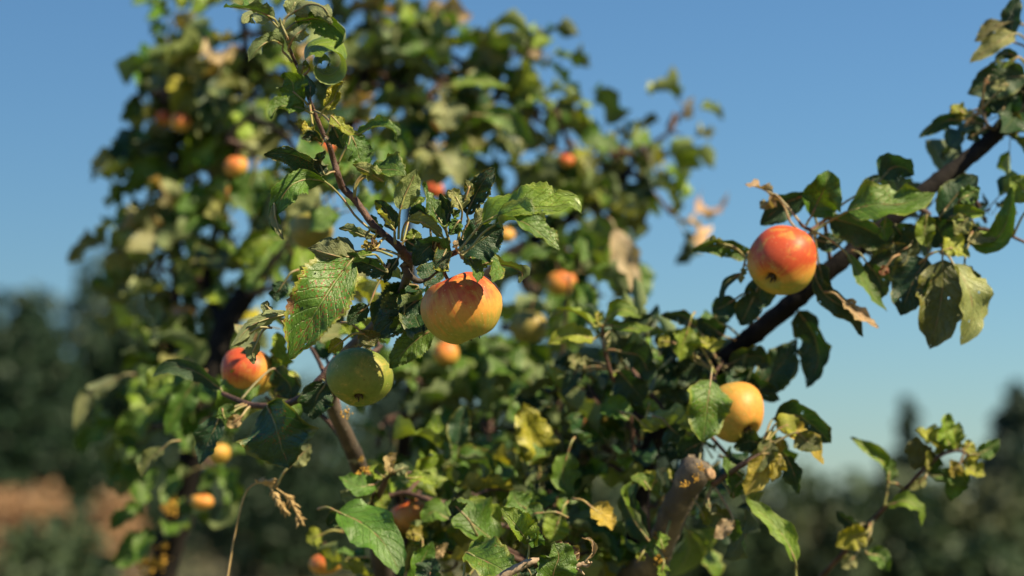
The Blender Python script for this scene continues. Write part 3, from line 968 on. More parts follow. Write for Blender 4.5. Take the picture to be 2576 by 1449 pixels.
leaves('B', 2.02, nb1, 'N', [
    ('g', 'S', 'G', (110, 120), [1195, -90, 1, 1262, 50, 1, 1300, 180, 1, 1385, 270, 0], dict(pet=[1080, 235, 1120, 150, 1200, 0], crump=0.25)),
    ('g', 'G', 'S', (125, 175), [1400, 300, 0, 1560, 290, -1, 1690, 300, -2, 1765, 345, -2], dict(pet=[1245, 570, 1255, 430, 1330, 340], fold=0.15, curl=0.6)),
    ('y', 'B', 'X', 68, [1540, 410, -1, 1420, 330, -2, 1330, 285, -2, 1228, 238, -2], dict(pet=[1250, 570, 1280, 420, 1400, 350], fold=0.3)),
    ('d', 'K', 'K', (105, 100), [960, 330, 0, 760, 190, -1, 560, 130, -2, 335, 140, -2], dict(fold=0.25, crump=0.18, spot=0.7)),
    ('g', 'K', 'L', (105, 85), [950, 410, -1, 780, 385, -2, 610, 450, -3, 500, 600, -3, 440, 760, -3, 530, 985, -3], dict(pet=[1470, 905, 1400, 880, 1260, 760, 1130, 580], fold=0.2, curl=0.2)),
    ('p', 'Z', 'Z', 42, [440, 640, -3.2, 450, 760, -3.4, 480, 880, -3.6, 538, 990, -3.6], dict(pet=[450, 600, 445, 620], fold=0.5)),
    ('d', 'F', 'U', 62, [950, 340, -1, 905, 240, -1, 950, 100, -2], dict(crump=0.4, spot=0.8)),
    ('l', 'B', 'B', (105, 95), [1710, 690, -1, 1750, 560, -1, 1810, 430, -1, 1875, 285, -1], dict(pet=[1690, 990, 1695, 850], fold=0.2, spot=0.4)),
    ('d', 'W', 'K', (60, 105), [1652, 905, 0, 1600, 760, 0, 1530, 670, 0, 1452, 600, 0], dict(pet=[1655, 1030, 1650, 960], fold=0.35, spot=0.6)),
    ('y', 'X', 'U', 46, [1640, 880, -1, 1570, 800, -1, 1500, 720, -1, 1450, 610, -1], dict(pet=[1660, 1040, 1650, 940], fold=0.2, crump=0.3, spot=0.9)),
    ('g', 'S', 'S', 66, [2155, 885, -1, 2070, 740, -1, 1990, 570, -1, 1930, 425, -1], dict(pet=[2205, 1030, 2180, 950], crump=0.5, spot=0.5)),
    ('d', 'L', 'L', 78, [2170, 870, 0, 2200, 700, 0, 2110, 530, 0], dict(pet=[2205, 1030, 2185, 950], fold=0.3)),
    ('y', 'X', 'D', (75, 70), [1790, 800, 0, 1920, 815, -1, 2040, 880, -1, 2150, 985, -1], dict(pet=[1720, 1010, 1735, 900, 1760, 830], fold=0.35)),
    ('d', 'K', 'W', 66, [1990, 770, 1, 1900, 710, 1, 1800, 780, 1], dict(crump=0.3)),
    ('l', 'F', 'F', 75, [1800, 1060, 4, 1840, 970, 4, 1830, 880, 4], {}),
    ('l', 'F', 'U', 50, [1830, 690, 4, 1890, 620, 4, 1960, 570, 4], {}),
    ('g', 'D', 'X', 55, [1360, 965, 4, 1220, 905, 4, 1090, 880, 4], dict(spot=0.8)),
    ('p', 'Z', 'Z', 36, [1450, 960, 2, 1390, 940, 2, 1350, 900, 2], {}),
    ('Y', 'U', 'G', 40, [1460, 1080, -1, 1390, 1050, -1, 1320, 1080, -1], dict(crump=0.8, spot=1.0)),
    ('b', 'S', 'U', 34, [1450, 1080, -1, 1440, 1020, -1, 1420, 970, -1], dict(crump=0.8, spot=1.0)),
    ('o', 'B', 'B', (135, 110), [1260, 1150, -1, 1140, 1170, -2, 1000, 1140, -3, 790, 1080, -3], dict(pet=[1700, 1150, 1600, 1110, 1480, 1085, 1360, 1105], fold=0.3, curl=0.5, spot=0.6)),
    ('o', 'B', 'X', (40, 130), [1250, 1110, 0, 1150, 1030, 0, 1000, 1020, 0, 775, 1085, 0], dict(pet=[1480, 1085, 1360, 1100], fold=0.4)),
    ('d', 'K', 'L', 60, [1560, 960, 3, 1480, 870, 3, 1420, 740, 3], {}),
])
leaves('C', 2.02, nb2, 'N', [
    ('d', 'L', 'K', (95, 125), [1090, 740, 0, 1170, 560, 0, 1260, 400, -1, 1370, 268, -1], dict(pet=[1020, 1040, 1070, 900, 1110, 800], fold=0.15, curl=0.5, spot=0.7)),
    ('y', 'X', 'X', 42, [1075, 590, -1, 1110, 480, -1, 1068, 390, -1], dict(pet=[1040, 690, 1050, 640], fold=0.5)),
    ('p', 'G', 'S', 80, [1040, 690, -1, 990, 590, -1, 890, 510, -1], dict(pet=[1000, 1050, 1025, 850], crump=0.35, spot=0.9)),
    ('g', 'G', 'S', 60, [1015, 800, -1, 965, 870, -1, 915, 945, -1], dict(pet=[990, 1060, 1010, 930, 1020, 850], crump=0.5)),
    ('g', 'S', 'S', 40, [950, 690, 0, 960, 740, 0, 1020, 690, 0], dict(crump=0.5)),
    ('l', 'V', 'U', (200, 75), [1250, 830, -1, 1420, 735, -2, 1600, 690, -3, 1800, 670, -3, 1980, 665, -3, 2130, 640, -3, 2240, 730, -3], dict(pet=[1010, 1110, 1120, 970, 1210, 870], fold=0.12, curl=0.35, wave=0.14, spot=0.35, dd=-6, label='large sunlit leaf with upturned tip')),
    ('p', 'G', 'G', 75, [1180, 830, -1, 1270, 760, -1, 1390, 690, -1], dict(pet=[1010, 1100, 1100, 950], fold=0.2)),
    ('g', 'S', 'V', (150, 115), [1380, 840, -1, 1540, 790, -2, 1720, 850, -3, 1860, 960, -3, 2015, 1105, -3], dict(pet=[1020, 1130, 1120, 1080, 1250, 930], fold=0.45, crump=0.22, spot=0.5, dd=-7)),
    ('d', 'L', 'K', (140, 175), [1050, 1150, 1, 1180, 1040, 1, 1310, 950, 1, 1450, 860, 1], dict(pet=[1000, 1120, 1020, 1135], fold=0.1, dd=-4.5)),
    ('d', 'L', 'L', 80, [1120, 1000, 1, 1160, 880, 1, 1260, 790, 1], dict(fold=0.2)),
    ('g', 'U', 'S', (60, 95), [1112, 1150, -2, 1160, 1250, -3, 1200, 1330, -4, 1195, 1430, -4.5], dict(pet=[1030, 1160, 1100, 1200], fold=0.35, curl=0.5, crump=0.15)),
    ('g', 'V', 'S', (85, 80), [1220, 1260, -2.5, 1310, 1225, -2.5, 1380, 1290, -3, 1345, 1425, -4], dict(pet=[1030, 1170, 1110, 1215], fold=0.2, curl=0.6, crump=0.2, spot=0.8)),
    ('g', 'U', 'X', (75, 85), [1195, 1180, 2, 1380, 1235, 1, 1560, 1270, 0, 1650, 1330, 0, 1610, 1430, 0], dict(pet=[1020, 1150, 1100, 1170], fold=0.35)),
    ('d', 'K', 'K', (115, 110), [900, 1110, -1, 770, 1040, -2, 660, 1110, -2, 560, 1260, -2], dict(pet=[950, 1120, 930, 1115], fold=0.2)),
    ('d', 'K', 'F', 75, [880, 1100, -2, 830, 1210, -3, 790, 1330, -3], dict(fold=0.4, spot=1.0)),
    ('y', 'F', 'U', 45, [900, 1290, -2, 830, 1280, -3, 745, 1290, -3], dict(crump=0.5)),
    ('t', 'F', 'F', 32, [960, 1060, -2, 990, 1040, -2, 1030, 1050, -2], {}),
    ('d', 'K', 'W', 60, [480, 1000, 1, 560, 1050, 1, 680, 990, 1], dict(spot=0.7)),
    ('b', 'S', 'G', 40, [790, 990, -2, 770, 1070, -2, 800, 1150, -2], dict(crump=0.7, spot=1)),
    ('d', 'L', 'K', 55, [400, 1180, 1, 300, 1330, 1, 260, 1430, 1], {}),
])
leaves('D', 2.01, nb1, 'N', [
    ('g', 'G', 'G', (190, 260), [1480, 295, -1, 1310, 520, -2, 1180, 720, -3, 1040, 950, -3, 860, 1300, -3], dict(pet=[1890, 260, 1720, 200, 1600, 230], fold=0.12, curl=0.3, wave=0.1, crump=0.08, quilt=0.045, spot=1.0, label='large crinkled leaf with rust red spots')),
    ('d', 'L', 'L', (150, 120), [1230, 300, 0, 1090, 500, 0, 990, 680, 0, 880, 860, 1], dict(fold=0.1, spot=0.3)),
    ('d', 'K', 'K', (95, 120), [1830, 420, 0, 1650, 340, 0, 1480, 300, 0, 1340, 420, 0], dict(fold=0.4, crump=0.15)),
    ('l', 'U', 'V', 40, [1690, 240, -1, 1590, 260, -1, 1480, 330, -1], dict(fold=0.5)),
    ('d', 'K', 'L', (120, 150), [2120, 560, 0, 1950, 690, 0, 1830, 830, 0, 1830, 1040, 0], dict(fold=0.3, dd=10)),
    ('g', 'S', 'G', 62, [2150, 565, -1, 2050, 640, -1, 1960, 680, -1, 1900, 640, -1], dict(crump=0.25, dd=9)),
    ('g', 'S', 'K', 62, [2010, 820, -1, 1960, 930, -1, 1850, 1030, -1], dict(dd=10)),
    ('d', 'K', 'K', 80, [1640, 760, 1, 1530, 840, 1, 1440, 950, 1], {}),
    ('p', 'Y', 'Z', (55, 75), [850, 835, 3, 650, 880, 2, 470, 960, 1, 265, 1165, 0], dict(fold=0.3, spot=0.5)),
    ('p', 'Z', 'Z', 60, [690, 830, 3, 630, 770, 3, 625, 705, 3], dict(fold=0.5, spot=0.5)),
    ('p', 'Z', 'Z', 48, [440, 1040, 1, 360, 1090, 1, 290, 1160, 1], dict(fold=0.4)),
    ('p', 'Z', 'Z', 56, [530, 1120, 4, 480, 1230, 4, 495, 1345, 4], {}),
    ('d', 'K', 'K', 80, [800, 520, 18, 730, 620, 18, 640, 640, 18], {}),
    ('o', 'K', 'F', 80, [1560, 1010, 6, 1650, 1080, 6, 1770, 1040, 6], dict(spot=1.0)),
    ('y', 'G', 'S', 60, [1390, 1110, 5, 1320, 1160, 5, 1240, 1230, 5], dict(crump=0.3)),
])
leaves('Z', 2.10, nb0, 'N', [
    ('d', 'V', 'V', (36, 42), [1062, 745, 0, 1030, 770, 0, 995, 800, 0, 935, 855, 0], dict(fold=0.1, curl=0.1, spot=0.4)),
    ('g', 'V', 'V', (30, 28), [1088, 826, 0, 1045, 858, 0, 1015, 885, 0, 980, 925, 0], dict(fold=0.1, curl=0.1, spot=0.3)),
])
leaves('L', 2.27, nb4, 'N', [
    ('d', 'K', 'W', 42, [1190, 440, 0, 1060, 350, 0, 930, 320, 0, 820, 375, 0], {}),
    ('d', 'K', 'K', (165, 150), [1440, 525, -6, 1490, 650, -7, 1520, 760, -7, 1560, 865, -7], dict(fold=0.1, spot=0.6)),
    ('d', 'K', 'L', 62, [1185, 590, -4, 1140, 690, -4, 1110, 760, -4, 1080, 850, -4], {}),
    ('d', 'K', 'K', (75, 70), [1755, 410, -8, 1710, 480, -8, 1695, 540, -8, 1685, 605, -8], {}),
    ('p', 'Z', 'Z', 42, [1570, 850, 2, 1620, 800, 2, 1680, 740, 2], dict(spot=0.8)),
    ('g', 'G', 'S', 70, [1050, 400, 40, 980, 510, 40, 890, 690, 40], {}),
    ('p', 'Z', 'G', 52, [640, 380, 80, 480, 470, 80, 400, 660, 80], {}),
    ('g', 'U', 'G', 45, [1210, 600, -4, 1200, 560, -4, 1180, 540, -4], {}),
    ('t', 'F', 'S', 30, [1300, 590, -3, 1260, 620, -3, 1220, 640, -3], {}),
    ('l', 'G', 'G', 60, [940, 350, 30, 860, 380, 30, 790, 440, 30], {}),
    ('d', 'K', 'K', 70, [1480, 330, 2, 1560, 420, 2, 1570, 520, 2], dict(spot=0.6)),
    ('o', 'W', 'K', 40, [880, 760, 20, 800, 830, 20, 760, 920, 20], {}),
], hi=False)
leaves('I', 2.3, nb8, 'N', [
    ('g', 'G', 'U', 85, [570, 410, 0, 430, 430, -1, 265, 350, -1], dict(crump=0.3)),
    ('p', 'G', 'Z', 75, [540, 450, 0, 420, 520, 0, 280, 470, 0], dict(crump=0.4, spot=0.8)),
    ('l', 'V', 'U', 46, [840, 360, 0, 970, 355, 0, 1095, 420, 0], {}),
    ('l', 'G', 'V', 55, [640, 350, 0, 570, 300, 0, 520, 270, 0], {}),
    ('t', 'S', 'G', 45, [690, 310, 0, 680, 230, 0, 750, 145, 0], dict(crump=0.4)),
    ('p', 'Z', 'Z', 42, [730, 310, 0, 790, 280, 0, 860, 270, 0], {}),
    ('g', 'G', 'G', (150, 150), [250, 640, -5, 460, 740, -6, 640, 900, -7, 800, 1190, -8], dict(fold=0.12, wave=0.2)),
    ('d', 'K', 'K', 70, [350, 700, -3, 260, 680, -3, 170, 770, -3], {}),
    ('g', 'S', 'G', 85, [880, 1250, -8, 960, 1060, -8, 1055, 890, -8], {}),
    ('d', 'K', 'L', 95, [1020, 1240, -10, 1040, 1130, -10, 1080, 1030, -10], {}),
    ('t', 'G', 'S', 40, [1050, 1030, -4, 1110, 970, -4, 1180, 900, -4], {}),
    ('g', 'G', 'U', (150, 165), [1590, 905, -6, 1420, 770, -7, 1290, 660, -7, 1150, 560, -7], dict(pet=[1640, 930, 1610, 915], fold=0.15)),
    ('l', 'V', 'G', 80, [1600, 760, -2, 1480, 620, -2, 1360, 520, -2], {}),
    ('g', 'G', 'G', 110, [1880, 650, -2, 1760, 560, -2, 1720, 460, -2], {}),
    ('g', 'G', 'S', 70, [1990, 650, -5, 1900, 660, -5, 1840, 760, -5], {}),
    ('l', 'F', 'F', 100, [2120, 680, 4, 2080, 790, 4, 2060, 900, 4], {}),
    ('g', 'G', 'V', (140, 125), [1330, 985, -16, 1480, 1050, -17, 1620, 1120, -18, 1760, 1230, -18], dict(crump=0.12, spot=0.6)),
    ('g', 'S', 'G', 75, [1590, 930, -14, 1470, 950, -14, 1340, 990, -14], {}),
    ('Y', 'G', 'S', 85, [2380, 600, 0, 2480, 680, 0, 2560, 800, 0], dict(spot=0.2)),
    ('d', 'K', 'K', 85, [1290, 640, -8.5, 1250, 600, -8.5, 1180, 600, -8.5], {}),
    ('Y', 'G', 'S', 60, [960, 860, 2, 900, 830, 2, 830, 840, 2], dict(crump=0.7, spot=0.9)),
    ('g', 'G', 'V', 80, [1180, 700, 5, 1060, 640, 5, 960, 720, 5], {}),
    ('y', 'V', 'G', 70, [130, 830, 15, 60, 860, 15, 0, 900, 15], {}),
    ('y', 'V', 'G', 60, [320, 1040, 15, 400, 1100, 15, 480, 1150, 15], {}),
    ('l', 'V', 'G', 60, [600, 440, 8, 620, 560, 8, 640, 640, 8], {}),
], hi=False)
leaves('I', 2.03, nb5, 'N', [
    ('l', 'W', 'G', (60, 120), [1858, 905, 0, 1790, 810, -1, 1720, 720, -1, 1620, 612, -1], dict(pet=[1845, 1060, 1858, 980], fold=0.4, curl=0.5)),
    ('g', 'G', 'S', 60, [1870, 900, 0, 1920, 870, -1, 1940, 810, -1], dict(pet=[1845, 1060, 1858, 980], fold=0.3)),
    ('g', 'G', 'G', (125, 135), [2040, 1260, -1, 2075, 1120, -2, 2110, 1010, -2, 2060, 905, -2], dict(pet=[2010, 1100, 2030, 1240], fold=0.15)),
    ('d', 'S', 'K', 55, [1880, 1180, 0, 1850, 1130, 0, 1800, 1190, 0], dict(crump=0.4)),
    ('t', 'G', 'S', (30, 30), [2330, 1065, 0, 2395, 980, 0, 2375, 890, 0, 2300, 860, 0], dict(fold=0.9, curl=0.9, crump=0.3)),
    ('b', 'S', 'G', (28, 40), [2200, 1040, 0, 2240, 1010, 0, 2150, 930, 0, 2080, 890, 0], dict(fold=0.6, crump=0.5, spot=1.0)),
])
# ---- right tree wood
rb0 = branch(RIGHT, 'R', [(1560, 1560, 2.56, 70), (1600, 1470, 2.5, 50), (1650, 1400, 2.42, 36), (1690, 1300, 2.36, 35), (1725, 1225, 2.33, 36), (1748, 1180, 2.32, 40), (1758, 1168, 2.32, 37)],
             mat=M_OLD, name='branch', sides=18, n=90, knob=0.2, extra=[[gR[0], gR[1], -0.05, 0.05], [gR[0], gR[1], 0.7, 0.042]])
rb0['label'] = 'thick limb sawn off, speckled with yellow lichen'
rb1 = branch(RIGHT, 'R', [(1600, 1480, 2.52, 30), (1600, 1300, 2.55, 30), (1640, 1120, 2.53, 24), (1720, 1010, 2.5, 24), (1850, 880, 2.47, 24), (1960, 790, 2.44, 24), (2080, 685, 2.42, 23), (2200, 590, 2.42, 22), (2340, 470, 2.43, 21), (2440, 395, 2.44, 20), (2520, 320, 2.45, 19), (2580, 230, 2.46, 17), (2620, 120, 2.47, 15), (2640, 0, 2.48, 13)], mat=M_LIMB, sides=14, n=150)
rb2 = branch(RIGHT, 'R', [(1350, 830, 2.42, 22), (1550, 810, 2.4, 18), (1800, 790, 2.38, 17), (2050, 730, 2.37, 16), (2300, 730, 2.36, 14), (2450, 765, 2.36, 12), (2600, 830, 2.36, 11)], 'F', n=60)
rb3 = branch(RIGHT, 'R', [(1180, 950, 2.42, 16), (1160, 800, 2.4, 15), (1130, 680, 2.36, 14), (1040, 730, 2.33, 14), (980, 700, 2.32, 13), (960, 670, 2.31, 9)], 'F', n=50, knob=0.2)
rb4 = branch(RIGHT, 'R', [(1470, 520, 2.32, 26), (1600, 430, 2.31, 24), (1740, 340, 2.3, 24), (1860, 265, 2.3, 20)], 'J', n=36, mat=M_TWIG)
rb5 = branch(RIGHT, 'R', [(800, 1350, 2.5, 20), (780, 1050, 2.48, 20), (690, 830, 2.45, 20), (620, 680, 2.43, 18), (575, 520, 2.42, 17), (550, 380, 2.41, 16), (545, 270, 2.4, 14)], 'H', n=60)
rb6 = branch(RIGHT, 'R', [(1560, 560, 2.47, 16), (1500, 640, 2.43, 13), (1480, 700, 2.4, 11), (1440, 740, 2.37, 9)], 'H', n=30)
rb7 = branch(RIGHT, 'R', [(1000, 1180, 2.4, 20), (960, 1080, 2.38, 15), (940, 960, 2.37, 13), (930, 700, 2.37, 10), (940, 570, 2.37, 6)], 'J', n=40)
rb8 = branch(RIGHT, 'R', [(1260, 430, 2.45, 20), (1200, 420, 2.44, 18), (1150, 380, 2.43, 12), (1110, 260, 2.43, 8)], 'S', n=30, mat=M_BARK)
tag(rb8, None, None)
# sawn face and lichen
def disc(name, c, axis, r, mat, parent, th=0.002):
    axis = nrm(axis)
    mb = MB()
    V, F = tube(np.array([c - axis * th, c, c + axis * th * 0.6]), [r, r, r * 0.9], 16, knob=0.08)
    mb.add(V, F)
    return mb.build(name, [mat], parent)
def stump_end(c, axis, r):
    rs = np.random.default_rng(9)
    axis = nrm(axis)
    a = nrm(np.cross(axis, np.array([0.2, 1, 0.1]))); b = np.cross(axis, a)
    V = [c + axis * 0.001]; F = []
    n = 26; rings = 6
    for i in range(1, rings + 1):
        for j in range(n):
            th = 2 * math.pi * j / n
            rr = r * i / rings * (1 + (0.10 * rs.normal() if i == rings else 0))
            h = 0.0012 * rs.normal() + (0.0022 if i == rings else 0.0006 * (i % 2))
            V.append(c + (a * math.cos(th) + b * math.sin(th)) * rr + axis * h)
    for j in range(n):
        V.append(c + (a * math.cos(2 * math.pi * j / n) + b * math.sin(2 * math.pi * j / n)) * r * 1.12 - axis * 0.010)
    for j in range(n):
        F.append((0, 1 + j, 1 + (j + 1) % n))
    for i in range(rings):
        for j in range(n):
            p_ = 1 + i * n; F.append((p_ + j, p_ + n + j, p_ + n + (j + 1) % n, p_ + (j + 1) % n))
    o = mesh_obj('sawn_end', V, F, [M_WEATHER], rb0, smooth=False)
    o['label'] = 'weathered grey saw cut at the limb end'
stump_end(P(1760, 1168, 2.32), P(1760, 1168, 2.32) - P(1735, 1205, 2.325), 36 * 2.32 / FOC)
disc('sawn_face', ZP('J', 1452, 432, 2.29), camvec((0.7, 0.35, 0.6)), 0.0058, M_CUT, rb0, 0.003)['label'] = 'pale round saw cut'
def lichen(c, r, seed, parent):
    rs = np.random.default_rng(seed)
    mb = MB()
    for k in range(34):
        p = c + rs.normal(0, r * 0.62, 3) * np.array([1, 0.35, 1])
        V, F = tube(np.array([p + [0, r * 0.12, 0], p, p + [0, -r * 0.05, 0]]), np.array([1, 1, 0.5]) * r * rs.uniform(0.06, 0.24), 7, knob=0.7, seed=k + seed * 50)
        mb.add(V, F)
    return mb.build('lichen', [M_LICHEN], parent)
lichen(ZP('J', 1370, 375, 2.285), 0.0035, 1, rb0)
lichen(ZP('J', 1330, 470, 2.275), 0.003, 2, rb0)
lichen(ZP('J', 1240, 520, 2.275), 0.003, 3, rb0)
lichen(ZP('J', 985, 980, 2.36), 0.005, 4, rb0)
lichen(ZP('J', 1020, 1150, 2.36), 0.006, 5, rb0)
lichen(ZP('I', 490, 310, 2.33), 0.006, 6, nb0)
lichen(ZP('T', 120, 800, 2.26), 0.004, 7, nb0)

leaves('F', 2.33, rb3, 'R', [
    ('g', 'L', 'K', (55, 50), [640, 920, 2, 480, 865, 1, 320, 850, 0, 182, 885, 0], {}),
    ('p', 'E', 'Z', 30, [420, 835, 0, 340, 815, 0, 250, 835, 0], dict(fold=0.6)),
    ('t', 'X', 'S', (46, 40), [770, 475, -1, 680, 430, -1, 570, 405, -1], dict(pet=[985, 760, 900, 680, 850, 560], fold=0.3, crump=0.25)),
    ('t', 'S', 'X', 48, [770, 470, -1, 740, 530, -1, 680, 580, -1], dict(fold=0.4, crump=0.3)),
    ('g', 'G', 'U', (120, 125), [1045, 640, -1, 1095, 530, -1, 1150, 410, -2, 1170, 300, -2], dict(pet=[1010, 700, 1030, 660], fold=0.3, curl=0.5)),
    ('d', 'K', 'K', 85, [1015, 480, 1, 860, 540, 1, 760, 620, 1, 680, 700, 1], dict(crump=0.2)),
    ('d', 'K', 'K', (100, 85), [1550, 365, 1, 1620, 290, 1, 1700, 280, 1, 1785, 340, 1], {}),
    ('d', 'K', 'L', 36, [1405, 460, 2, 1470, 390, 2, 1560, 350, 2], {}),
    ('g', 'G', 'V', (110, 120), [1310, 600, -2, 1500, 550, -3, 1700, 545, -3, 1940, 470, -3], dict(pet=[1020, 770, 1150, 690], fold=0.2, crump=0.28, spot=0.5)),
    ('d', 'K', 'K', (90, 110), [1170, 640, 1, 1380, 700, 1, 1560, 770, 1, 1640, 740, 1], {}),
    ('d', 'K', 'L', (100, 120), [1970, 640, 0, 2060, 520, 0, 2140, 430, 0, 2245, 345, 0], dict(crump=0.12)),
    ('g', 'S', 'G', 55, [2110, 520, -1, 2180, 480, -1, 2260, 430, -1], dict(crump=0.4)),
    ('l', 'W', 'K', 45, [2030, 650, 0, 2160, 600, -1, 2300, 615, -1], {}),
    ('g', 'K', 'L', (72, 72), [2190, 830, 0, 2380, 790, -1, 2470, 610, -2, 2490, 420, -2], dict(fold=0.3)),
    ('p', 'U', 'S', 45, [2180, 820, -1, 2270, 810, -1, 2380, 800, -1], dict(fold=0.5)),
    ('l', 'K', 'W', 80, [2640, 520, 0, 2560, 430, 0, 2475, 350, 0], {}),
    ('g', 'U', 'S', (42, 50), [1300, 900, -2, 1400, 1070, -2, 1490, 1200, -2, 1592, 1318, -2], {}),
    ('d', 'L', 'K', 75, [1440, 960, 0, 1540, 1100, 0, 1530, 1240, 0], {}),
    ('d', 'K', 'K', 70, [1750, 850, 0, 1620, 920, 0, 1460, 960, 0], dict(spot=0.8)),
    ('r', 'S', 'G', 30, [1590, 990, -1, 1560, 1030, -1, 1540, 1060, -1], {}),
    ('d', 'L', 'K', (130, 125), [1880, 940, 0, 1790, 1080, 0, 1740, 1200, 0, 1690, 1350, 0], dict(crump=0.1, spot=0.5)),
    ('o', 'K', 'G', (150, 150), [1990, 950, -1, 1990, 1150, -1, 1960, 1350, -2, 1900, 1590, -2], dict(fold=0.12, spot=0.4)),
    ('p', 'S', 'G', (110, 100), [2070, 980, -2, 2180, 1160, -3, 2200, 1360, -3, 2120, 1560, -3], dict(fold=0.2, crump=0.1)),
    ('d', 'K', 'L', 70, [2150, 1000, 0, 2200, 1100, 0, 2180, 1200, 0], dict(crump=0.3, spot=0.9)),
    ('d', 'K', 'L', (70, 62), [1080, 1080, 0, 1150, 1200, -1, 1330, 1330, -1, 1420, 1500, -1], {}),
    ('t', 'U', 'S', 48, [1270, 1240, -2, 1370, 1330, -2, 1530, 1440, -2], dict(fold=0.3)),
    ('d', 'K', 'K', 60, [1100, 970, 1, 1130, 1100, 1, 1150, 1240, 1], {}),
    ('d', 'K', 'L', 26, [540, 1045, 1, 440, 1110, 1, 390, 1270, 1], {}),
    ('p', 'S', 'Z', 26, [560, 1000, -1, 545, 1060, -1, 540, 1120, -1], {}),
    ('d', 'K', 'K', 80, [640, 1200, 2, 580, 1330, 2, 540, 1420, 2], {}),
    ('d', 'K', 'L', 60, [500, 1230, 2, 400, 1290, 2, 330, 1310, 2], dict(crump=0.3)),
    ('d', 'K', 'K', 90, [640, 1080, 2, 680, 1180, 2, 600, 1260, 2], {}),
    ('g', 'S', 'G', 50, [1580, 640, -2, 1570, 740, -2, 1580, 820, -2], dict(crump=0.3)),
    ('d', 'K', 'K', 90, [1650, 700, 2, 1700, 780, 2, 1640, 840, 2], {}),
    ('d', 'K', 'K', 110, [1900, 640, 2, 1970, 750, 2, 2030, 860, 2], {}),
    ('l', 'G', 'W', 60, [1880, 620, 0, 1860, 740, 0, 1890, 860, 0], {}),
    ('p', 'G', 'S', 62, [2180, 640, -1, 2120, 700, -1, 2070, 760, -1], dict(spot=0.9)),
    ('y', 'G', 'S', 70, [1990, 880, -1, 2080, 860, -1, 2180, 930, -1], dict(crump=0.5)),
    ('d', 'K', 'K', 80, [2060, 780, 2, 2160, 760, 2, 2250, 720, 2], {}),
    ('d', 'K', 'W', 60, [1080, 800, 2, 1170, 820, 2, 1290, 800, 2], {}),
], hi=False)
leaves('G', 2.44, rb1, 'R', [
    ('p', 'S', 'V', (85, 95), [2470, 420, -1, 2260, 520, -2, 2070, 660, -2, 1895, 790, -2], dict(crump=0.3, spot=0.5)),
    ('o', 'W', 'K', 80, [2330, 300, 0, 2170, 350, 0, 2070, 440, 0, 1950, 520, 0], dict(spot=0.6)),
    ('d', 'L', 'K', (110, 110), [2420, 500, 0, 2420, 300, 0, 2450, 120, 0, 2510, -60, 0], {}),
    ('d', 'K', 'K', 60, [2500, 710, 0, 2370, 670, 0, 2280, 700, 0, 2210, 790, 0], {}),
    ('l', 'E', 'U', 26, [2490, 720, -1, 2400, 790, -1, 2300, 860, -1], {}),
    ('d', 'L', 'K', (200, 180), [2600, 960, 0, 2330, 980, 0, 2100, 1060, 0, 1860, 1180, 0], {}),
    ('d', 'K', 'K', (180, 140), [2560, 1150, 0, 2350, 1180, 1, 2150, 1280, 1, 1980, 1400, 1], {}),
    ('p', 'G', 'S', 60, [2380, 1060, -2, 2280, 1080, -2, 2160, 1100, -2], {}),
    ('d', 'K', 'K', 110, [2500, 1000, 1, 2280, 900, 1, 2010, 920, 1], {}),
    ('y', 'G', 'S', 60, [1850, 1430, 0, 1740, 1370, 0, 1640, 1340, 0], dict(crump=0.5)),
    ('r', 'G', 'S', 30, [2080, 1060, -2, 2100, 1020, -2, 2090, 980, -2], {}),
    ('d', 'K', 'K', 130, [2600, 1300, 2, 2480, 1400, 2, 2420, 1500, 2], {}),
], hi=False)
leaves('S', 2.44, rb8, 'R', [
    ('d', 'K', 'K', (48, 62), [960, 350, 0, 830, 350, 0, 720, 410, 0, 598, 490, 0], {}),
    ('y', 'G', 'S', 45, [960, 340, 0, 900, 290, 0, 850, 240, 0], dict(crump=0.5)),
    ('d', 'K', 'K', 45, [1080, 450, 0, 1040, 470, 0, 980, 500, 0], {}),
    ('d', 'K', 'W', 45, [1130, 390, 0, 1060, 370, 0, 980, 400, 0], {}),
    ('t', 'G', 'S', 25, [1060, 300, 0, 1030, 330, 0, 960, 410, 0], dict(crump=0.4)),
    ('d', 'K', 'L', 40, [1110, 320, 0, 1140, 290, 0, 1180, 320, 0], {}),
    ('d', 'K', 'K', 100, [1260, 320, 0, 1300, 200, 0, 1280, 100, 0], {}),
    ('o', 'K', 'L', 80, [1290, 340, 0, 1370, 380, 0, 1449, 440, 0], {}),
], hi=False)
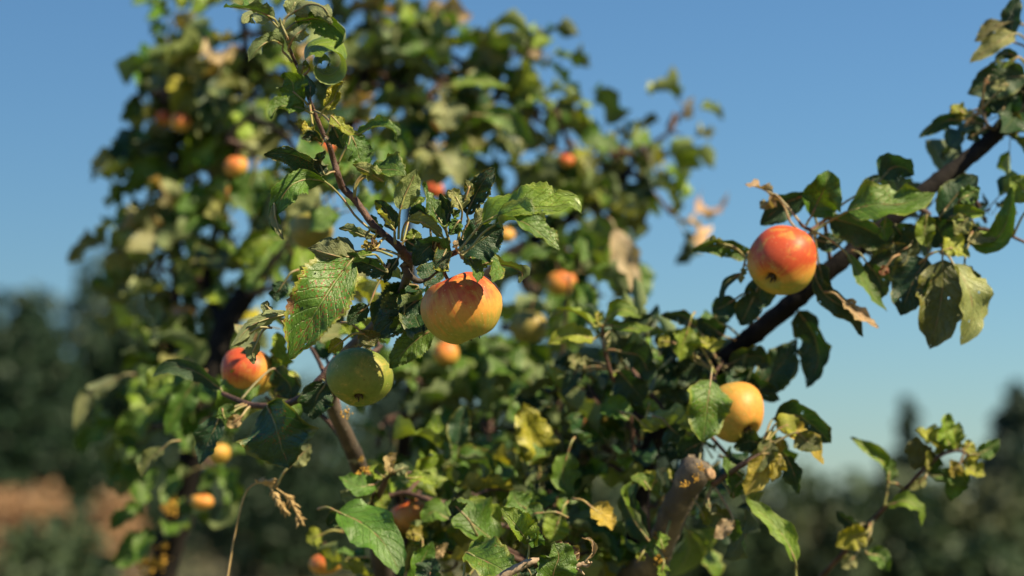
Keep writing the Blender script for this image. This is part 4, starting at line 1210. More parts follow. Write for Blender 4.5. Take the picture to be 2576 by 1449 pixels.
leaves('H', 2.4, rb5, 'R', [
    ('l', 'U', 'X', 62, [485, 270, 0, 370, 175, -1, 240, 130, -1, 92, 195, -1], {}),
    ('y', 'V', 'G', (80, 70), [470, 375, 0, 330, 340, -1, 220, 340, -1, 85, 415, -1], {}),
    ('l', 'V', 'W', 62, [580, 210, 0, 690, 130, -1, 780, 140, -1, 880, 200, -1], {}),
    ('l', 'W', 'U', 42, [610, 260, 0, 790, 290, -1, 980, 290, -1], {}),
    ('d', 'K', 'K', 70, [620, 300, 2, 780, 240, 2, 960, 170, 2], {}),
    ('p', 'S', 'Z', 22, [570, 470, -1, 590, 390, -1, 615, 340, -1], {}),
    ('y', 'S', 'G', 30, [500, 240, -1, 500, 180, -1, 510, 130, -1], {}),
    ('d', 'K', 'L', (120, 100), [700, 480, 1, 860, 520, 1, 930, 640, 1, 1010, 640, 1], {}),
    ('d', 'K', 'K', 130, [680, 640, 3, 800, 780, 3, 920, 930, 3], {}),
    ('l', 'G', 'S', 55, [920, 980, -1, 930, 930, -1, 880, 900, -1], {}),
    ('g', 'G', 'W', 90, [760, 1050, 2, 650, 960, 2, 520, 990, 2], {}),
    ('p', 'G', 'S', 60, [330, 630, 4, 300, 560, 4, 260, 520, 4], {}),
    ('p', 'S', 'G', 40, [400, 640, 4, 390, 570, 4, 400, 510, 4], {}),
    ('d', 'K', 'L', 60, [340, 560, 5, 300, 700, 5, 200, 860, 5], {}),
], hi=False)
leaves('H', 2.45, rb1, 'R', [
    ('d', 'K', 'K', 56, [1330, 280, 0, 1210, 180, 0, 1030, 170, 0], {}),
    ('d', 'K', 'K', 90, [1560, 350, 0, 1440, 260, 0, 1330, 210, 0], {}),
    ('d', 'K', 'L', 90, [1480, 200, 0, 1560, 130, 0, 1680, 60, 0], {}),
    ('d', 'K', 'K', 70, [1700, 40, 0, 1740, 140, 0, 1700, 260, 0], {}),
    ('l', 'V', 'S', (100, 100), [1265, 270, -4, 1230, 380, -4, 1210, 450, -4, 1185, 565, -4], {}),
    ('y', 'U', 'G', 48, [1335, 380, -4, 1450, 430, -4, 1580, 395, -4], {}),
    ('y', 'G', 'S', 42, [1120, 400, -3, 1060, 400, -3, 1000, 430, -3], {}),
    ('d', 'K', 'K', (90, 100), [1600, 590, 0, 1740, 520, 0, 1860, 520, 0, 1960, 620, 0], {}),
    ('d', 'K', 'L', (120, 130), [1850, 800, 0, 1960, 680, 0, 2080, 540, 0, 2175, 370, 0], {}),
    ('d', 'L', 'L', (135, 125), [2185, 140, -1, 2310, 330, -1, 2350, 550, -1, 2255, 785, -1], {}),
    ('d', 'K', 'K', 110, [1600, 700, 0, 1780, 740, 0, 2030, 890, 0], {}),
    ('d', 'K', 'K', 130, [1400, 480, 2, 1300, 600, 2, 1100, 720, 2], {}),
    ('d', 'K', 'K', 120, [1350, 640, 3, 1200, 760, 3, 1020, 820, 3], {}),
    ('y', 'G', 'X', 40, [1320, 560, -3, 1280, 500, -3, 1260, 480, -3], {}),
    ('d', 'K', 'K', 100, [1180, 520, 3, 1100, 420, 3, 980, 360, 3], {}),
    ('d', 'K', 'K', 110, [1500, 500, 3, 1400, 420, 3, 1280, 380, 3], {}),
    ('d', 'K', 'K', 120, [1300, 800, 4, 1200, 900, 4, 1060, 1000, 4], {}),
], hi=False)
leaves('H', 2.32, rb6, 'R', [
    ('g', 'G', 'F', (145, 140), [1450, 720, -4, 1430, 880, -5, 1410, 1050, -5, 1385, 1240, -5], dict(fold=0.12, curl=0.1, spot=0.6, label='mottled leaf hanging in front of the yellow apple')),
    ('d', 'K', 'L', (140, 130), [1980, 1040, 2, 2150, 1010, 2, 2310, 1100, 1, 2460, 1250, 1], {}),
    ('Y', 'G', 'V', (90, 75), [2010, 1080, 0, 2150, 1180, -1, 2280, 1260, -1, 2390, 1425, -1], dict(spot=0.3)),
    ('y', 'G', 'S', 80, [2020, 1130, -1, 2090, 1100, -1, 2190, 1190, -1], {}),
    ('o', 'K', 'G', 80, [2180, 1160, -2, 2260, 1230, -2, 2380, 1300, -2], {}),
    ('Y', 'S', 'G', 42, [2040, 1200, -1, 2020, 1290, -1, 2040, 1390, -1], dict(crump=0.5)),
    ('d', 'K', 'K', 90, [1880, 1250, 1, 1780, 1230, 1, 1640, 1280, 1], {}),
    ('d', 'K', 'K', 110, [1380, 1240, 2, 1260, 1300, 2, 1190, 1380, 2], {}),
    ('d', 'K', 'K', 90, [1100, 1100, 4, 1160, 1160, 4, 1230, 1220, 4], {}),
    ('y', 'S', 'G', 40, [850, 1060, 2, 910, 1110, 2, 990, 1140, 2], {}),
], hi=False)
leaves('J', 2.3, rb4, 'R', [
    ('g', 'S', 'G', 70, [1640, 640, 1, 1630, 470, 1, 1560, 280, 1], dict(crump=0.2)),
    ('g', 'G', 'S', 60, [1720, 480, 1, 1660, 540, 1, 1640, 640, 1], dict(crump=0.3)),
    ('Y', 'G', 'V', (85, 100), [1900, 260, 0, 1860, 400, 0, 1810, 500, 0, 1740, 610, 0], dict(spot=0.3)),
    ('Y', 'S', 'G', 62, [2040, 280, 0, 1990, 380, 0, 1960, 490, 0], dict(crump=0.5)),
    ('o', 'K', 'G', 80, [1960, 150, 0, 1900, 260, 0, 1760, 420, 0], {}),
    ('d', 'K', 'L', 70, [2080, 280, 2, 2150, 430, 2, 2190, 600, 2], {}),
    ('l', 'G', 'G', (75, 80), [2165, 1175, -1, 2080, 980, -1, 1920, 800, -1, 1742, 640, -1], dict(pet=[2170, 1330, 2165, 1240], wave=0.25, crump=0.08, spot=0.3)),
    ('o', 'K', 'L', 85, [1400, 680, 2, 1500, 760, 2, 1640, 800, 2], {}),
    ('t', 'U', 'S', 60, [1640, 830, 1, 1560, 890, 1, 1480, 970, 1], dict(fold=0.3)),
    ('g', 'L', 'K', 60, [1640, 800, 2, 1660, 900, 2, 1640, 1000, 2], {}),
    ('y', 'G', 'S', 40, [1370, 740, 2, 1400, 820, 2, 1450, 880, 2], {}),
    ('p', 'S', 'G', 45, [1430, 660, 1, 1450, 720, 1, 1500, 760, 1], dict(crump=0.4)),
], hi=False)
leaves('J', 2.36, rb7, 'R', [
    ('d', 'K', 'L', (110, 80), [930, 1000, -1, 860, 800, -1, 800, 640, -1, 850, 500, -1], dict(fold=0.5)),
    ('l', 'X', 'U', 40, [930, 990, -3, 790, 780, -3, 725, 600, -3, 800, 480, -3], dict(fold=0.4, crump=0.2)),
    ('l', 'G', 'V', 55, [940, 560, -2, 880, 480, -2, 780, 470, -2], dict(crump=0.4, spot=0.8)),
    ('y', 'G', 'S', 40, [1000, 480, -1, 930, 450, -1, 860, 440, -1], dict(crump=0.3)),
    ('g', 'G', 'U', 60, [990, 1130, -1, 920, 1040, -1, 850, 1030, -1], {}),
    ('y', 'U', 'G', 36, [880, 1100, -2, 860, 1130, -2, 850, 1160, -2], dict(crump=0.5)),
    ('l', 'G', 'S', 50, [1050, 1060, -4, 1030, 980, -4, 1010, 910, -4], dict(crump=0.2)),
    ('l', 'S', 'G', 50, [1060, 1180, -4, 1040, 1240, -4, 1050, 1300, -4], {}),
    ('y', 'S', 'G', 26, [1120, 480, -2, 1110, 430, -2, 1100, 380, -2], {}),
    ('g', 'G', 'G', (115, 105), [255, 250, 2, 210, 400, 2, 220, 500, 2, 290, 610, 2], dict(fold=0.2)),
], hi=False)
# ---- lower right shoot
sb = branch(SHOOT, 'S', [(470, 1560, 2.58, 20), (570, 1440, 2.55, 20), (740, 1260, 2.52, 19), (870, 1110, 2.5, 18), (1000, 970, 2.49, 17), (1150, 830, 2.48, 17), (1280, 700, 2.47, 16), (1410, 590, 2.46, 14), (1530, 560, 2.46, 12), (1600, 590, 2.46, 8)], 'K', n=90, extra=[[gS[0], gS[1], -0.05, 0.012], [gS[0], gS[1] - 0.02, 0.7, 0.011]])
leaves('K', 2.47, sb, 'S', [
    ('l', 'U', 'W', (42, 55), [1030, 770, 0, 1000, 660, -1, 900, 560, -1, 762, 468, -1], dict(pet=[1000, 960, 1020, 870], fold=0.5)),
    ('g', 'S', 'S', 50, [1030, 780, -1, 1040, 700, -1, 1050, 610, -1], {}),
    ('l', 'V', 'S', (46, 46), [1020, 950, 0, 1150, 920, -1, 1240, 960, -1, 1270, 1095, -1], {}),
    ('d', 'K', 'K', 42, [810, 1100, 0, 740, 1050, 0, 660, 990, 0], {}),
    ('y', 'K', 'G', 75, [880, 1140, -1, 780, 1170, -1, 660, 1240, -1], {}),
    ('o', 'U', 'L', 42, [900, 1160, -1, 880, 1190, -1, 800, 1200, -1], {}),
    ('g', 'U', 'K', (48, 60), [880, 1290, 0, 980, 1310, 0, 1040, 1420, 0], {}),
    ('p', 'S', 'G', 45, [800, 1310, -1, 750, 1350, -1, 700, 1390, -1], {}),
    ('l', 'G', 'V', 80, [1480, 570, 0, 1440, 450, 0, 1450, 300, 0], dict(crump=0.4)),
    ('y', 'S', 'G', 70, [1420, 580, 0, 1350, 480, 0, 1230, 410, 0], dict(crump=0.4, spot=0.9)),
    ('o', 'K', 'L', 90, [1330, 660, 1, 1260, 570, 1, 1240, 460, 1], {}),
    ('l', 'V', 'S', 60, [1520, 560, 0, 1500, 450, -1, 1530, 360, -1], dict(crump=0.3)),
    ('y', 'V', 'G', 46, [1560, 560, 0, 1590, 530, 0, 1590, 480, 0], dict(crump=0.3)),
    ('y', 'G', 'V', 46, [1570, 570, 0, 1620, 590, 0, 1680, 610, 0], {}),
    ('g', 'S', 'G', 50, [1660, 590, 0, 1740, 550, 0, 1820, 480, 0], dict(crump=0.2)),
    ('y', 'V', 'G', 60, [1560, 650, 0, 1620, 690, 0, 1720, 740, 0], dict(crump=0.3)),
    ('Y', 'G', 'S', 50, [1540, 650, -1, 1500, 690, -1, 1470, 740, -1], dict(crump=0.5)),
    ('g', 'G', 'K', 70, [1560, 680, 1, 1500, 800, 1, 1480, 920, 1], {}),
    ('g', 'U', 'K', 50, [1340, 740, 0, 1460, 740, 0, 1600, 820, 0], {}),
    ('p', 'S', 'S', 30, [1300, 740, -1, 1250, 790, -1, 1180, 840, -1], {}),
    ('g', 'K', 'K', 50, [1390, 600, 1, 1360, 640, 1, 1330, 740, 1], {}),
    ('y', 'S', 'G', 26, [1310, 700, -1, 1310, 620, -1, 1320, 550, -1], {}),
], hi=False)

# ---- the two trees behind
def behind(tree, key, limbs, blobs, pool, Lf, matb=M_BARK):
    brs = []
    for l in limbs:
        ex = l.get('extra')
        brs.append(branch(tree, key, l['p'], mat=matb, n=70, sides=10, extra=ex, name=l.get('name', 'branch')))
    for (cx, cy, rx, ry, d, nr, nl) in blobs:
        c = P(cx, cy, d)
        _, bp = nearest_twig(key, c)
        mid = (bp + c) / 2 + RNG.normal(0, 0.012, 3)
        main = spline(np.array([bp, mid, c]), 12)
        paths = [(main, np.linspace(0.0045, 0.0028, 12))]
        spots = []
        for k in range(nr):
            a = random.uniform(0, 6.28); r = math.sqrt(random.random())
            q = P(cx + rx * r * math.cos(a), cy + ry * r * math.sin(a), d + random.uniform(-1, 1) * 0.6 * rx * d / FOC)
            i = random.randrange(5, 12)
            paths.append((spline(np.array([main[i], (main[i] + q) / 2 + RNG.normal(0, 0.008, 3), q]), 8), np.linspace(0.0028, 0.0016, 8)))
            ax = q - main[i]
            if np.linalg.norm(ax) < 1e-4: ax = np.array([0, 0, 1.0])
            spots.append((q, nrm(ax) + np.array([0, -0.15, 0.35])))
        tw = twigs_obj(tree, paths)
        for q, ax in spots:
            rosette(tw, q, ax, nl, Lf, pool)
POOL = ['g', 'g', 'g', 'l', 'g', 'd', 'l', 'p', 'g', 'y', 'o', 'g', 'l', 'p', 'd', 'g', 'd', 'l', 'g', 'o', 'p', 'g', 'd', 't']
behind(BACKL, 'BL', [
    dict(p=[(395, 1560, 3.32, 44), (410, 1430, 3.3, 38), (455, 1290, 3.28, 34), (478, 1170, 3.26, 34), (520, 1000, 3.25, 30), (565, 830, 3.25, 30), (640, 710, 3.27, 28), (720, 600, 3.3, 25), (800, 470, 3.35, 20), (870, 330, 3.4, 16), (920, 180, 3.45, 12), (960, 60, 3.5, 8)], extra=[[gB[0], gB[1], -0.05, 0.055], [gB[0], gB[1], 0.7, 0.04]], name='trunk'),
    dict(p=[(480, 1160, 3.26, 18), (440, 1000, 3.3, 15), (440, 800, 3.35, 13), (447, 620, 3.4, 11), (450, 430, 3.42, 9), (440, 300, 3.45, 8), (430, 130, 3.5, 5)]),
    dict(p=[(565, 830, 3.25, 14), (520, 700, 3.35, 11), (560, 520, 3.4, 9), (600, 340, 3.4, 8), (620, 200, 3.4, 8), (612, 40, 3.4, 9)]),
    dict(p=[(800, 470, 3.35, 10), (700, 330, 3.3, 8), (620, 300, 3.3, 8), (570, 350, 3.3, 8)]),
    dict(p=[(870, 330, 3.4, 10), (960, 240, 3.45, 8), (1060, 130, 3.5, 7), (1140, -10, 3.55, 7)]),
], [
    (425, 130, 50, 70, 3.5, 4, 5), (640, 90, 50, 50, 3.45, 2, 5), (720, 180, 60, 60, 3.45, 2, 5), (760, 330, 50, 60, 3.4, 2, 5), (760, 640, 60, 60, 2.9, 2, 5), (520, 190, 60, 60, 3.45, 3, 5), (600, 150, 60, 60, 3.4, 3, 5), (440, 270, 60, 50, 3.5, 3, 5), (377, 270, 35, 30, 3.5, 1, 5),
    (560, 260, 60, 50, 3.45, 3, 5), (650, 230, 60, 60, 3.4, 3, 5), (432, 400, 60, 60, 3.45, 3, 5), (520, 420, 70, 60, 3.45, 4, 5),
    (640, 470, 50, 60, 3.3, 3, 5), (372, 500, 50, 40, 3.5, 1, 5), (440, 560, 80, 70, 3.4, 4, 5), (560, 590, 60, 60, 3.35, 3, 5), 
    (402, 680, 70, 70, 3.4, 4, 5), (500, 720, 70, 60, 3.35, 3, 5), (302, 630, 30, 15, 3.5, 1, 3), (440, 850, 80, 80, 3.3, 4, 5), (372, 870, 40, 70, 3.35, 2, 5),
    (560, 930, 50, 50, 3.3, 2, 5), (470, 990, 60, 70, 3.1, 3, 5), (322, 1060, 60, 40, 3.3, 2, 5), (540, 1180, 50, 40, 3.2, 2, 4), (700, 720, 50, 50, 3.2, 2, 5), (412, 1290, 30, 40, 3.2, 1, 4)
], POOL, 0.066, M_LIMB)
behind(BACKC, 'BC', [
    dict(p=[(1000, 1560, 3.34, 24), (1008, 1300, 3.3, 20), (1015, 1130, 3.25, 19), (1032, 1000, 3.22, 17), (1070, 880, 3.25, 16), (1150, 760, 3.3, 15), (1280, 640, 3.35, 14), (1420, 560, 3.4, 12), (1540, 470, 3.45, 10), (1620, 380, 3.5, 7), (1690, 330, 3.52, 5)], extra=[[gC[0], gC[1], -0.05, 0.045], [gC[0], gC[1], 0.7, 0.03]], name='trunk'),
    dict(p=[(1070, 880, 3.25, 12), (1040, 700, 3.35, 11), (1030, 520, 3.4, 10), (1080, 350, 3.4, 9), (1160, 230, 3.42, 8), (1260, 150, 3.45, 6), (1340, 110, 3.45, 4)]),
    dict(p=[(1020, 1050, 3.2, 10), (1120, 1030, 3.1, 9), (1260, 1080, 3.0, 8), (1400, 1070, 2.95, 7)]),
    dict(p=[(1280, 640, 3.35, 9), (1340, 740, 3.3, 8), (1340, 860, 3.25, 6)]),
    dict(p=[(1160, 230, 3.42, 6), (1300, 260, 3.42, 5), (1390, 280, 3.42, 5), (1460, 240, 3.42, 4)]),
], [
    (900, 60, 60, 60, 3.5, 3, 5), (870, 160, 60, 70, 3.5, 3, 5), (860, 300, 60, 60, 3.4, 2, 5), (1580, 650, 25, 50, 3.4, 1, 3), (1440, 640, 50, 50, 3.4, 2, 5), (1000, 90, 70, 60, 3.5, 4, 5), (1080, 130, 60, 60, 3.5, 3, 5), (1250, 130, 60, 40, 3.45, 3, 5), (1340, 130, 40, 40, 3.45, 2, 5),
    (960, 200, 60, 60, 3.45, 3, 5), (1080, 230, 70, 50, 3.42, 3, 5), (1200, 200, 60, 40, 3.42, 2, 5), (1120, 300, 60, 40, 3.4, 3, 5), (1240, 310, 50, 40, 3.42, 2, 5),
    (1350, 290, 40, 30, 3.42, 2, 4), (1110, 410, 60, 60, 3.4, 3, 5), (990, 360, 60, 60, 3.4, 2, 5), (1430, 380, 60, 50, 3.45, 3, 5), (1530, 390, 70, 50, 3.5, 3, 5),
    (1620, 390, 40, 40, 3.5, 2, 4), (1705, 310, 20, 50, 3.55, 2, 3), (1560, 480, 70, 60, 3.48, 3, 5), (1690, 540, 35, 25, 3.5, 1, 4), (1440, 520, 60, 60, 3.42, 3, 5),
    (1500, 590, 60, 50, 3.42, 2, 5), (1380, 620, 60, 60, 3.38, 3, 5), (1320, 700, 50, 50, 3.35, 2, 5), (1260, 830, 60, 60, 3.28, 2, 5), (1340, 900, 50, 50, 3.25, 2, 4),
    (1160, 900, 60, 50, 3.2, 2, 5), (1100, 1020, 60, 50, 3.1, 3, 5), (1230, 1060, 70, 60, 3.0, 3, 5), (1370, 1040, 70, 60, 2.95, 3, 5), (1300, 1170, 90, 50, 2.9, 3, 5),
    (1120, 1170, 60, 50, 3.0, 2, 5), (1110, 960, 50, 40, 3.05, 2, 5), (1000, 930, 40, 40, 3.1, 2, 4), (950, 1120, 40, 40, 3.1, 1, 4)
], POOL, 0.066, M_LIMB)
bcb = [o for o in BACKC.children if o.name.startswith('branch')][0]
leaves('Z', 3.1, bcb, 'BC', [
    ('t', 'F', 'S', (26, 28), [1546, 575, 0, 1570, 640, 0, 1585, 690, 0, 1602, 745, 0], dict(fold=0.1, spot=0.1, label='large pale tan leaf hanging in the blurred tree')),
    ('p', 'G', 'G', (34, 36), [1096, 385, 0, 1075, 420, 0, 1060, 465, 0], {}),
    ('p', 'G', 'S', (34, 34), [1100, 380, 0, 1135, 420, 0, 1160, 470, 0], {}),
    ('p', 'S', 'G', (26, 26), [1098, 385, 0, 1100, 430, 0, 1098, 470, 0], {}),
    ('p', 'G', 'G', (38, 36), [1110, 250, 0, 1120, 290, 0, 1115, 330, 0], {}),
    ('l', 'U', 'V', (14, 16), [1130, 215, 0, 1200, 205, 0, 1285, 222, 0], {}),
    ('g', 'W', 'K', (20, 24), [1210, 290, 0, 1290, 300, 0, 1345, 370, 0], {}),
    ('g', 'G', 'G', (34, 38), [640, 430, 0, 625, 490, 0, 632, 548, 0], {}),
], hi=False)
# lesser leaves of the near and right trees
def filler(tree, key, blobs, pool, Lf):
    for (cx, cy, rx, ry, d, nr, nl) in blobs:
        c = P(cx, cy, d)
        _, bp = nearest_twig(key, c)
        main = spline(np.array([bp, (bp + c) / 2 + RNG.normal(0, 0.01, 3), c]), 10)
        paths = [(main, np.linspace(0.003, 0.002, 10))]
        sp = []
        for k in range(nr):
            q = P(cx + random.uniform(-rx, rx), cy + random.uniform(-ry, ry), d + random.uniform(-0.04, 0.04))
            i = random.randrange(4, 10)
            paths.append((spline(np.array([main[i], (main[i] + q) / 2 + RNG.normal(0, 0.005, 3), q]), 7), np.linspace(0.002, 0.0012, 7)))
            sp.append((q, nrm(q - main[i] + 1e-5) + np.array([0, 0.0, 0.3])))
        tw = twigs_obj(tree, paths)
        for q, ax in sp:
            rosette(tw, q, ax, nl, Lf, pool)
filler(NEAR, 'N', [(1180, 1340, 60, 40, 2.45, 2, 5), (1330, 1420, 70, 30, 2.4, 2, 5), (1020, 1400, 50, 40, 2.5, 2, 5), (1480, 1390, 50, 40, 2.45, 2, 5), (1100, 1270, 60, 40, 2.55, 2, 5), (1250, 1260, 70, 40, 2.5, 3, 5), (1400, 1270, 60, 50, 2.5, 2, 5), (1180, 1400, 80, 40, 2.5, 3, 5), (1400, 1350, 60, 50, 2.45, 2, 5), (960, 870, 40, 30, 2.3, 2, 4), (700, 1000, 50, 40, 2.4, 2, 4), (1060, 1180, 60, 40, 2.6, 2, 5)], ['g', 'g', 'l', 'l', 'g', 'y'], 0.054)
filler(RIGHT, 'R', [(1440, 960, 50, 50, 2.6, 2, 5), (1460, 1180, 50, 40, 2.58, 2, 5), (1560, 960, 70, 50, 2.56, 3, 5), (1640, 1010, 50, 60, 2.58, 3, 5), (1500, 1120, 60, 50, 2.56, 3, 5), (1620, 1130, 50, 50, 2.56, 3, 5), (1560, 880, 60, 40, 2.56, 2, 5), (1690, 900, 60, 40, 2.54, 2, 5), (2140, 640, 70, 40, 2.48, 2, 5), (2300, 570, 60, 40, 2.46, 2, 5), (2480, 560, 50, 40, 2.46, 1, 5), (2550, 250, 30, 60, 2.5, 2, 5), (1850, 1170, 50, 30, 2.42, 2, 4), (1660, 1250, 60, 40, 2.56, 2, 5)], ['d', 'g', 'd', 'd', 'l', 'd'], 0.055)


# leaves that keep the hidden apples in shade
def cover(tree, key, x, y, d, t=0.07, nl=6, Lf=0.06, pool=('g', 'd', 'l', 'g'), front=0.0):
    q = P(x, y, d) + SUN * t - FWD * front
    _, bp = nearest_twig(key, q)
    pth = spline(np.array([bp, (bp + q) / 2 + np.array([0, 0.01, 0.01]), q]), 10)
    tw = twigs_obj(tree, [(pth, np.linspace(0.0025, 0.0014, 10))])
    a = nrm(SUN + np.array([0, -0.3, 0.2]))
    rosette(tw, q, a, nl, Lf, list(pool), up=0.2)
cover(BACKL, 'BL', 785, 570, 2.75, 0.085, 7, 0.062)
cover(BACKL, 'BL', 770, 620, 2.72, 0.06, 5, 0.06)
cover(BACKC, 'BC', 1330, 815, 2.9, 0.08, 7, 0.062)
cover(NEAR, 'N', 716, 968, 2.42, 0.06, 6, 0.055)
cover(NEAR, 'N', 905, 930, 2.14, 0.085, 6, 0.05, ('d', 'g', 'd'))
cover(NEAR, 'N', 1030, 1300, 2.5, 0.07, 6, 0.055)
cover(NEAR, 'N', 622, 930, 2.36, 0.065, 3, 0.05, ('d', 'g'))
cover(RIGHT, 'R', 1726, 1052, 2.5, 0.07, 6, 0.06, ('d', 'g'))
cover(RIGHT, 'R', 1496, 1080, 2.75, 0.06, 3, 0.05)
for tn, mb_ in REST.items():
    o_ = mb_.build('foliage', [M_LEAF, M_STALK], bpy.data.objects[tn], uv=True)
    o_.color = (*PAL['g'], 0.3)
    o_['kind'] = 'stuff'
# ================================================================== apples
def apple(x, y, d, wpx, stem, blush, amt, ground, label, hgt=0.86, stem_to=None, seed=0, tilt=0.0):
    """x,y: centre in the 2576 frame; wpx: width there; stem, blush: directions (right, up, towards the camera)"""
    R = wpx * 0.5 * d / FOC
    c = P(x, y, d)
    ax = camvec(stem)
    a = nrm(np.cross(ax, camvec((0.2, 0.1, 1))))
    b = np.cross(ax, a)
    rs = np.random.default_rng(seed + 100)
    ph = rs.uniform(0, 6.28, 4)
    nu, nv = 44, 34
    bd = camvec(blush)
    V = []; bl = []; ru = []; uv = []
    for i in range(nv + 1):
        f = math.pi * i / nv
        f = f - 0.18 * math.sin(2 * f)
        for j in range(nu + 1):
            th = 2 * math.pi * j / nu
            r = math.sin(f)
            z = math.cos(f) * hgt
            r *= 1 + 0.055 * math.cos(f) + 0.022 * math.cos(5 * th + ph[0]) * (0.4 + 0.6 * (i / nv)) + 0.035 * math.cos(2 * th + ph[1]) + 0.04 * math.cos(th + ph[2]) * math.sin(f) + 0.025 * math.cos(3 * th + 2 * f + ph[3])
            z += -0.34 * math.exp(-(r / 0.24) ** 2) * (z > 0) + 0.30 * math.exp(-(r / 0.25) ** 2) * (z < 0)
            z += 0.035 * math.cos(th + ph[3]) * r * (1 if z > 0 else 0.8)
            p = a * (r * math.cos(th)) + b * (r * math.sin(th)) + ax * z
            V.append(p * R)
            dn = p / (np.linalg.norm(p) + 1e-9)
            bl.append(amt * (0.5 + 0.75 * float(np.dot(dn, bd))))
            ru.append(math.exp(-(r / 0.28) ** 2) if z > 0 else 0.0)
            uv.append((j / nu, i / nv))
    F = []
    n1 = nu + 1
    for i in range(nv):
        for j in range(nu):
            F.append((i * n1 + j, (i + 1) * n1 + j, (i + 1) * n1 + j + 1, i * n1 + j + 1))
    root = empty('apple', tuple(c), label, 'apple', 'apples on the trees')
    o = mesh_obj('flesh', np.array(V), F, [M_APPLE], None, tuple(c), None, np.array(uv))
    setparent(o, root)
    me = o.data
    for nm, arr in (('blush', bl), ('russet', ru)):
        at = me.attributes.new(nm, 'FLOAT', 'POINT')
        at.data.foreach_set('value', np.array(arr, dtype=np.float32))
    o.color = (*ground, 1)
    # stalk
    s0 = c + ax * R * (hgt - 0.36)
    if stem_to is not None:
        s2 = np.asarray(stem_to)
        s1 = s0 + ax * R * 0.5
        path = spline(np.array([s0, s1, (s1 + s2) / 2 + np.array([0, 0, 0.002]), s2]), 12)
    else:
        path = spline(np.array([s0, s0 + ax * R * 0.45 + a * R * 0.04, s0 + ax * R * 0.9 + a * R * 0.12 + b * R * 0.05]), 12)
    mb = MB()
    V2, F2 = tube(path, np.linspace(0.0016, 0.0013, 12), 7, knob=0.1)
    mb.add(V2, F2)
    mb.build('stalk', [M_STEM], root)
    # calyx: five dry sepals
    mb = MB()
    k0 = c - ax * R * (hgt - 0.29)
    for k in range(6):
        th = k * 2 * math.pi / 5 + ph[0]
        rad = a * math.cos(th) + b * math.sin(th)
        if k == 5:
            pp = np.array([k0 - ax * R * 0.02, k0 - ax * R * 0.1]); rr = [R * 0.14, R * 0.05]
        else:
            pp = np.array([k0 + rad * R * 0.05, k0 + rad * R * 0.11 - ax * R * 0.08, k0 + rad * R * rs.uniform(0.05, 0.16) - ax * R * rs.uniform(0.14, 0.26)]); rr = [R * 0.05, R * 0.035, R * 0.01]
        V2, F2 = tube(pp, rr, 5)
        mb.add(V2, F2)
    mb.build('calyx', [M_CALYX], root)
    return root
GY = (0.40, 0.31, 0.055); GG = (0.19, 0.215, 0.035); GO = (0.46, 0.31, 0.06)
apple(1162, 776, 2.03, 208, (-0.42, 0.9, 0.0), (-0.1, 0.8, 0.35), 0.82, GY, 'large sharp orange apple with leaf shadow in the centre', 0.88, ZP('C', 930, 1140, 2.03), 1)
apple(1968, 655, 2.3, 178, (0.45, 0.62, -0.60), (0.0, 0.8, 0.45), 1.3, GY, 'red topped apple against blue sky on the right limb', 0.95, ZP('F', 1010, 750, 2.32), 2)
apple(1848, 1040, 2.34, 152, (-0.45, 0.6, -0.62), (0.5, 0.55, 0.4), 0.46, GO, 'orange yellow apple half hidden by a mottled hanging leaf', 1.0, ZP('H', 1480, 700, 2.4), 3)
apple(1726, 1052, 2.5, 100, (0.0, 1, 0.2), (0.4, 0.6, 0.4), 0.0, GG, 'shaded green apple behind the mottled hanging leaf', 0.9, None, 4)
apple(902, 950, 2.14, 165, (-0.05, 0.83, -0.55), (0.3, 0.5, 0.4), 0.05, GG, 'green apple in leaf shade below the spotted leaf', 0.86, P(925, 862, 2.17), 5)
apple(622, 935, 2.36, 138, (0.15, 1, 0.0), (-0.3, 0.7, 0.6), 0.85, GO, 'red and orange apple crossed by a dark leaf at left', 0.9, None, 6)
apple(716, 968, 2.42, 92, (0.1, 1, 0.1), (0.3, 0.5, 0.4), 0.0, GG, 'shaded olive apple between the red and the green apple', 0.9, None, 7)
apple(550, 1140, 2.95, 62, (0, 1, 0.1), (0.5, 0.5, 0.4), 0.3, GO, 'small yellow apple beside a dark leaf by the trunk', 0.92, None, 8)
apple(531, 1072, 2.95, 52, (0, 1, 0.1), (0.5, 0.5, 0.4), 0.7, GO, 'small orange apple peeping out above the small yellow one', 0.9, None, 9)
apple(412, 300, 3.4, 52, (0.2, 1, 0.1), (0.2, 0.7, 0.5), 0.9, GO, 'red blurred apple of the touching pair at upper left', 0.9, None, 10)
apple(455, 308, 3.36, 56, (0.1, 1, 0.1), (0.2, 0.7, 0.5), 0.75, GO, 'orange blurred apple of the touching pair at upper left', 0.9, None, 11)
apple(594, 420, 3.25, 60, (0.1, 1, 0.1), (-0.2, 0.6, 0.6), 0.65, GO, 'round blurred orange apple at left against the foliage', 0.95, None, 12)
apple(586, 490, 3.3, 44, (0.1, 1, 0.1), (0.2, 0.6, 0.6), 0.65, GO, 'small blurred orange apple just below the round orange one', 0.9, None, 13)
apple(1412, 712, 3.22, 76, (-0.3, 1, 0.1), (0.2, 0.7, 0.5), 0.7, GO, 'blurred orange apple right of the large central apple', 0.85, None, 14)
apple(1124, 890, 3.0, 68, (-0.5, 0.8, 0.1), (-0.1, 0.7, 0.5), 0.65, GO, 'blurred orange apple just under the large central apple', 1.0, None, 15)
apple(342, 1050, 3.3, 54, (0.2, 1, 0.1), (0.1, 0.7, 0.5), 1.3, GO, 'small blurred red apple at lower left', 0.8, None, 16)
apple(785, 580, 2.75, 108, (0.1, 1, 0.1), (0.4, 0.6, 0.3), 0.15, (0.24, 0.19, 0.04), 'large shaded olive apple behind the long curled leaf', 0.95, None, 17)
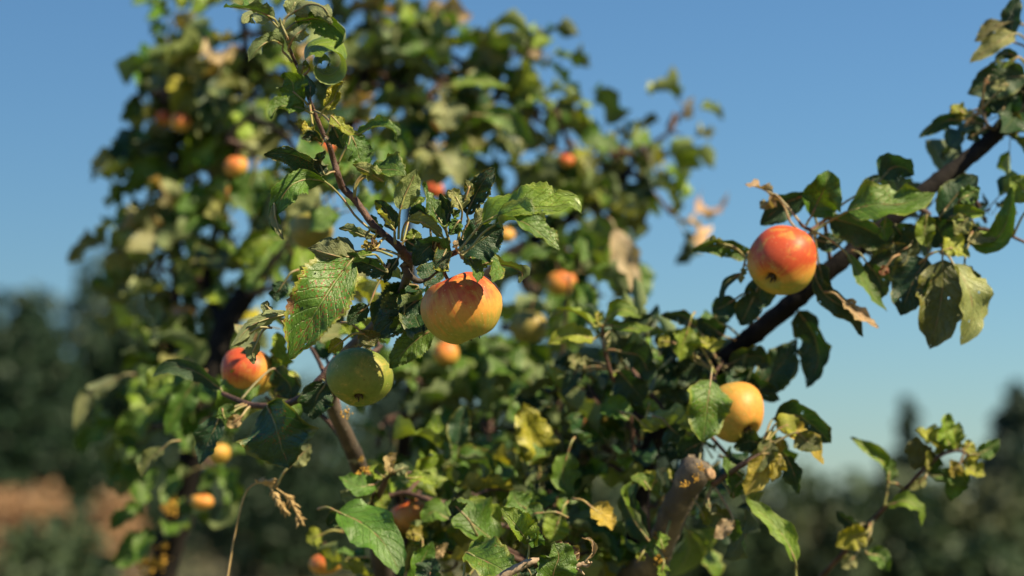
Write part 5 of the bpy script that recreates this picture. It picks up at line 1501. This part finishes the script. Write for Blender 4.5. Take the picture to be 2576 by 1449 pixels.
apple(1114, 308, 3.32, 58, (0.1, 1, 0.1), (0.2, 0.4, 0.6), 0.95, GO, 'red apple showing below a pale leaf at upper centre', 0.85, None, 18)
apple(1496, 1080, 2.75, 76, (0.1, 1, 0.1), (0.3, 0.6, 0.5), 0.95, GO, 'bright orange apple broken up by leaf shadows, lower centre', 0.9, None, 19)
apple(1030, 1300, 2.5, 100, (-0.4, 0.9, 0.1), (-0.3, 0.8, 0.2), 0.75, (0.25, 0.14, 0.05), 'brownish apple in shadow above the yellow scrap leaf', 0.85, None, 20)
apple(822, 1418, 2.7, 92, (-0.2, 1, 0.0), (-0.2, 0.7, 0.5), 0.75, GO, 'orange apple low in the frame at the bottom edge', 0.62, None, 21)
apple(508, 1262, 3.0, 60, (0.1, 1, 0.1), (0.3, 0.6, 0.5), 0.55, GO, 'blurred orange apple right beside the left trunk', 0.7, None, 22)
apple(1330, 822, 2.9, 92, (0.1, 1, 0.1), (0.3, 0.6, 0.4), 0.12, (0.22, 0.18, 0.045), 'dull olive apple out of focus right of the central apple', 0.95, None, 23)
apple(1272, 592, 3.1, 46, (0.1, 1, 0.1), (0.3, 0.6, 0.4), 0.4, GO, 'small yellow apple behind the lower right sharp leaf', 0.9, None, 24)
apple(1092, 478, 3.3, 52, (0.1, 1, 0.1), (0.2, 0.6, 0.5), 1.0, (0.22, 0.08, 0.035), 'dark red apple under the star of pale leaves, upper centre', 0.9, None, 25)
apple(820, 372, 2.9, 42, (0.1, 1, 0.1), (0.3, 0.6, 0.4), 0.95, GO, 'small orange apple just right of the sharp twig', 0.9, None, 26)
apple(1425, 405, 3.4, 40, (0.1, 1, 0.1), (0.2, 0.6, 0.5), 0.9, GO, 'small blurred red apple in the upper right foliage', 0.9, None, 27)

# ================================================================== dry grass stalk
gb = ground_at(560, 2.3)
GS = empty('grass_stalk', (gb[0], gb[1], 0), 'tall dry grass stalk with drooping straw seed heads', 'grass')
pts = np.array([[gb[0], gb[1], 0], list((np.array(gb) + P(566, 1500, 2.3)) / 2), list(P(564, 1510, 2.3)), list(P(573, 1449, 2.3)), list(P(592, 1340, 2.3)), list(P(622, 1232, 2.3)), list(P(648, 1214, 2.3)), list(P(672, 1212, 2.3))])
V, F = tube(spline(pts, 60), np.linspace(0.0013, 0.0008, 60), 6)
mb = MB(); mb.add(V, F); mb.build('stem', [M_STRAW], GS)
def head(a, c, e, seed):
    rs = np.random.default_rng(seed)
    path = spline(np.array([P(*a, 2.3), P(*c, 2.3), P(*e, 2.3)]), 16)
    mb = MB()
    V, F = tube(path, 0.0007, 5); mb.add(V, F)
    for i in range(5, 16):
        for k in range(3):
            dv = nrm(path[min(i, 14) + 1] - path[min(i, 14)] + rs.normal(0, 0.35, 3) * 0.004 * 0.4) + rs.normal(0, 0.3, 3)
            q = path[i]
            V, F = tube(np.array([q, q + nrm(dv) * 0.004, q + nrm(dv) * 0.0085]), [0.0006, 0.0014, 0.0002], 5)
            mb.add(V, F)
    mb.build('seed_head', [M_STRAW], GS)
head((630, 1222), (655, 1212), (682, 1210), 1)
head((668, 1210), (692, 1245), (714, 1282), 2)
head((672, 1212), (735, 1262), (752, 1308), 3)
lichen(P(385, 1405, 3.2), 0.02, 41, bpy.data.objects['trunk'])
lichen(P(432, 1278, 3.16), 0.011, 42, bpy.data.objects['trunk'])
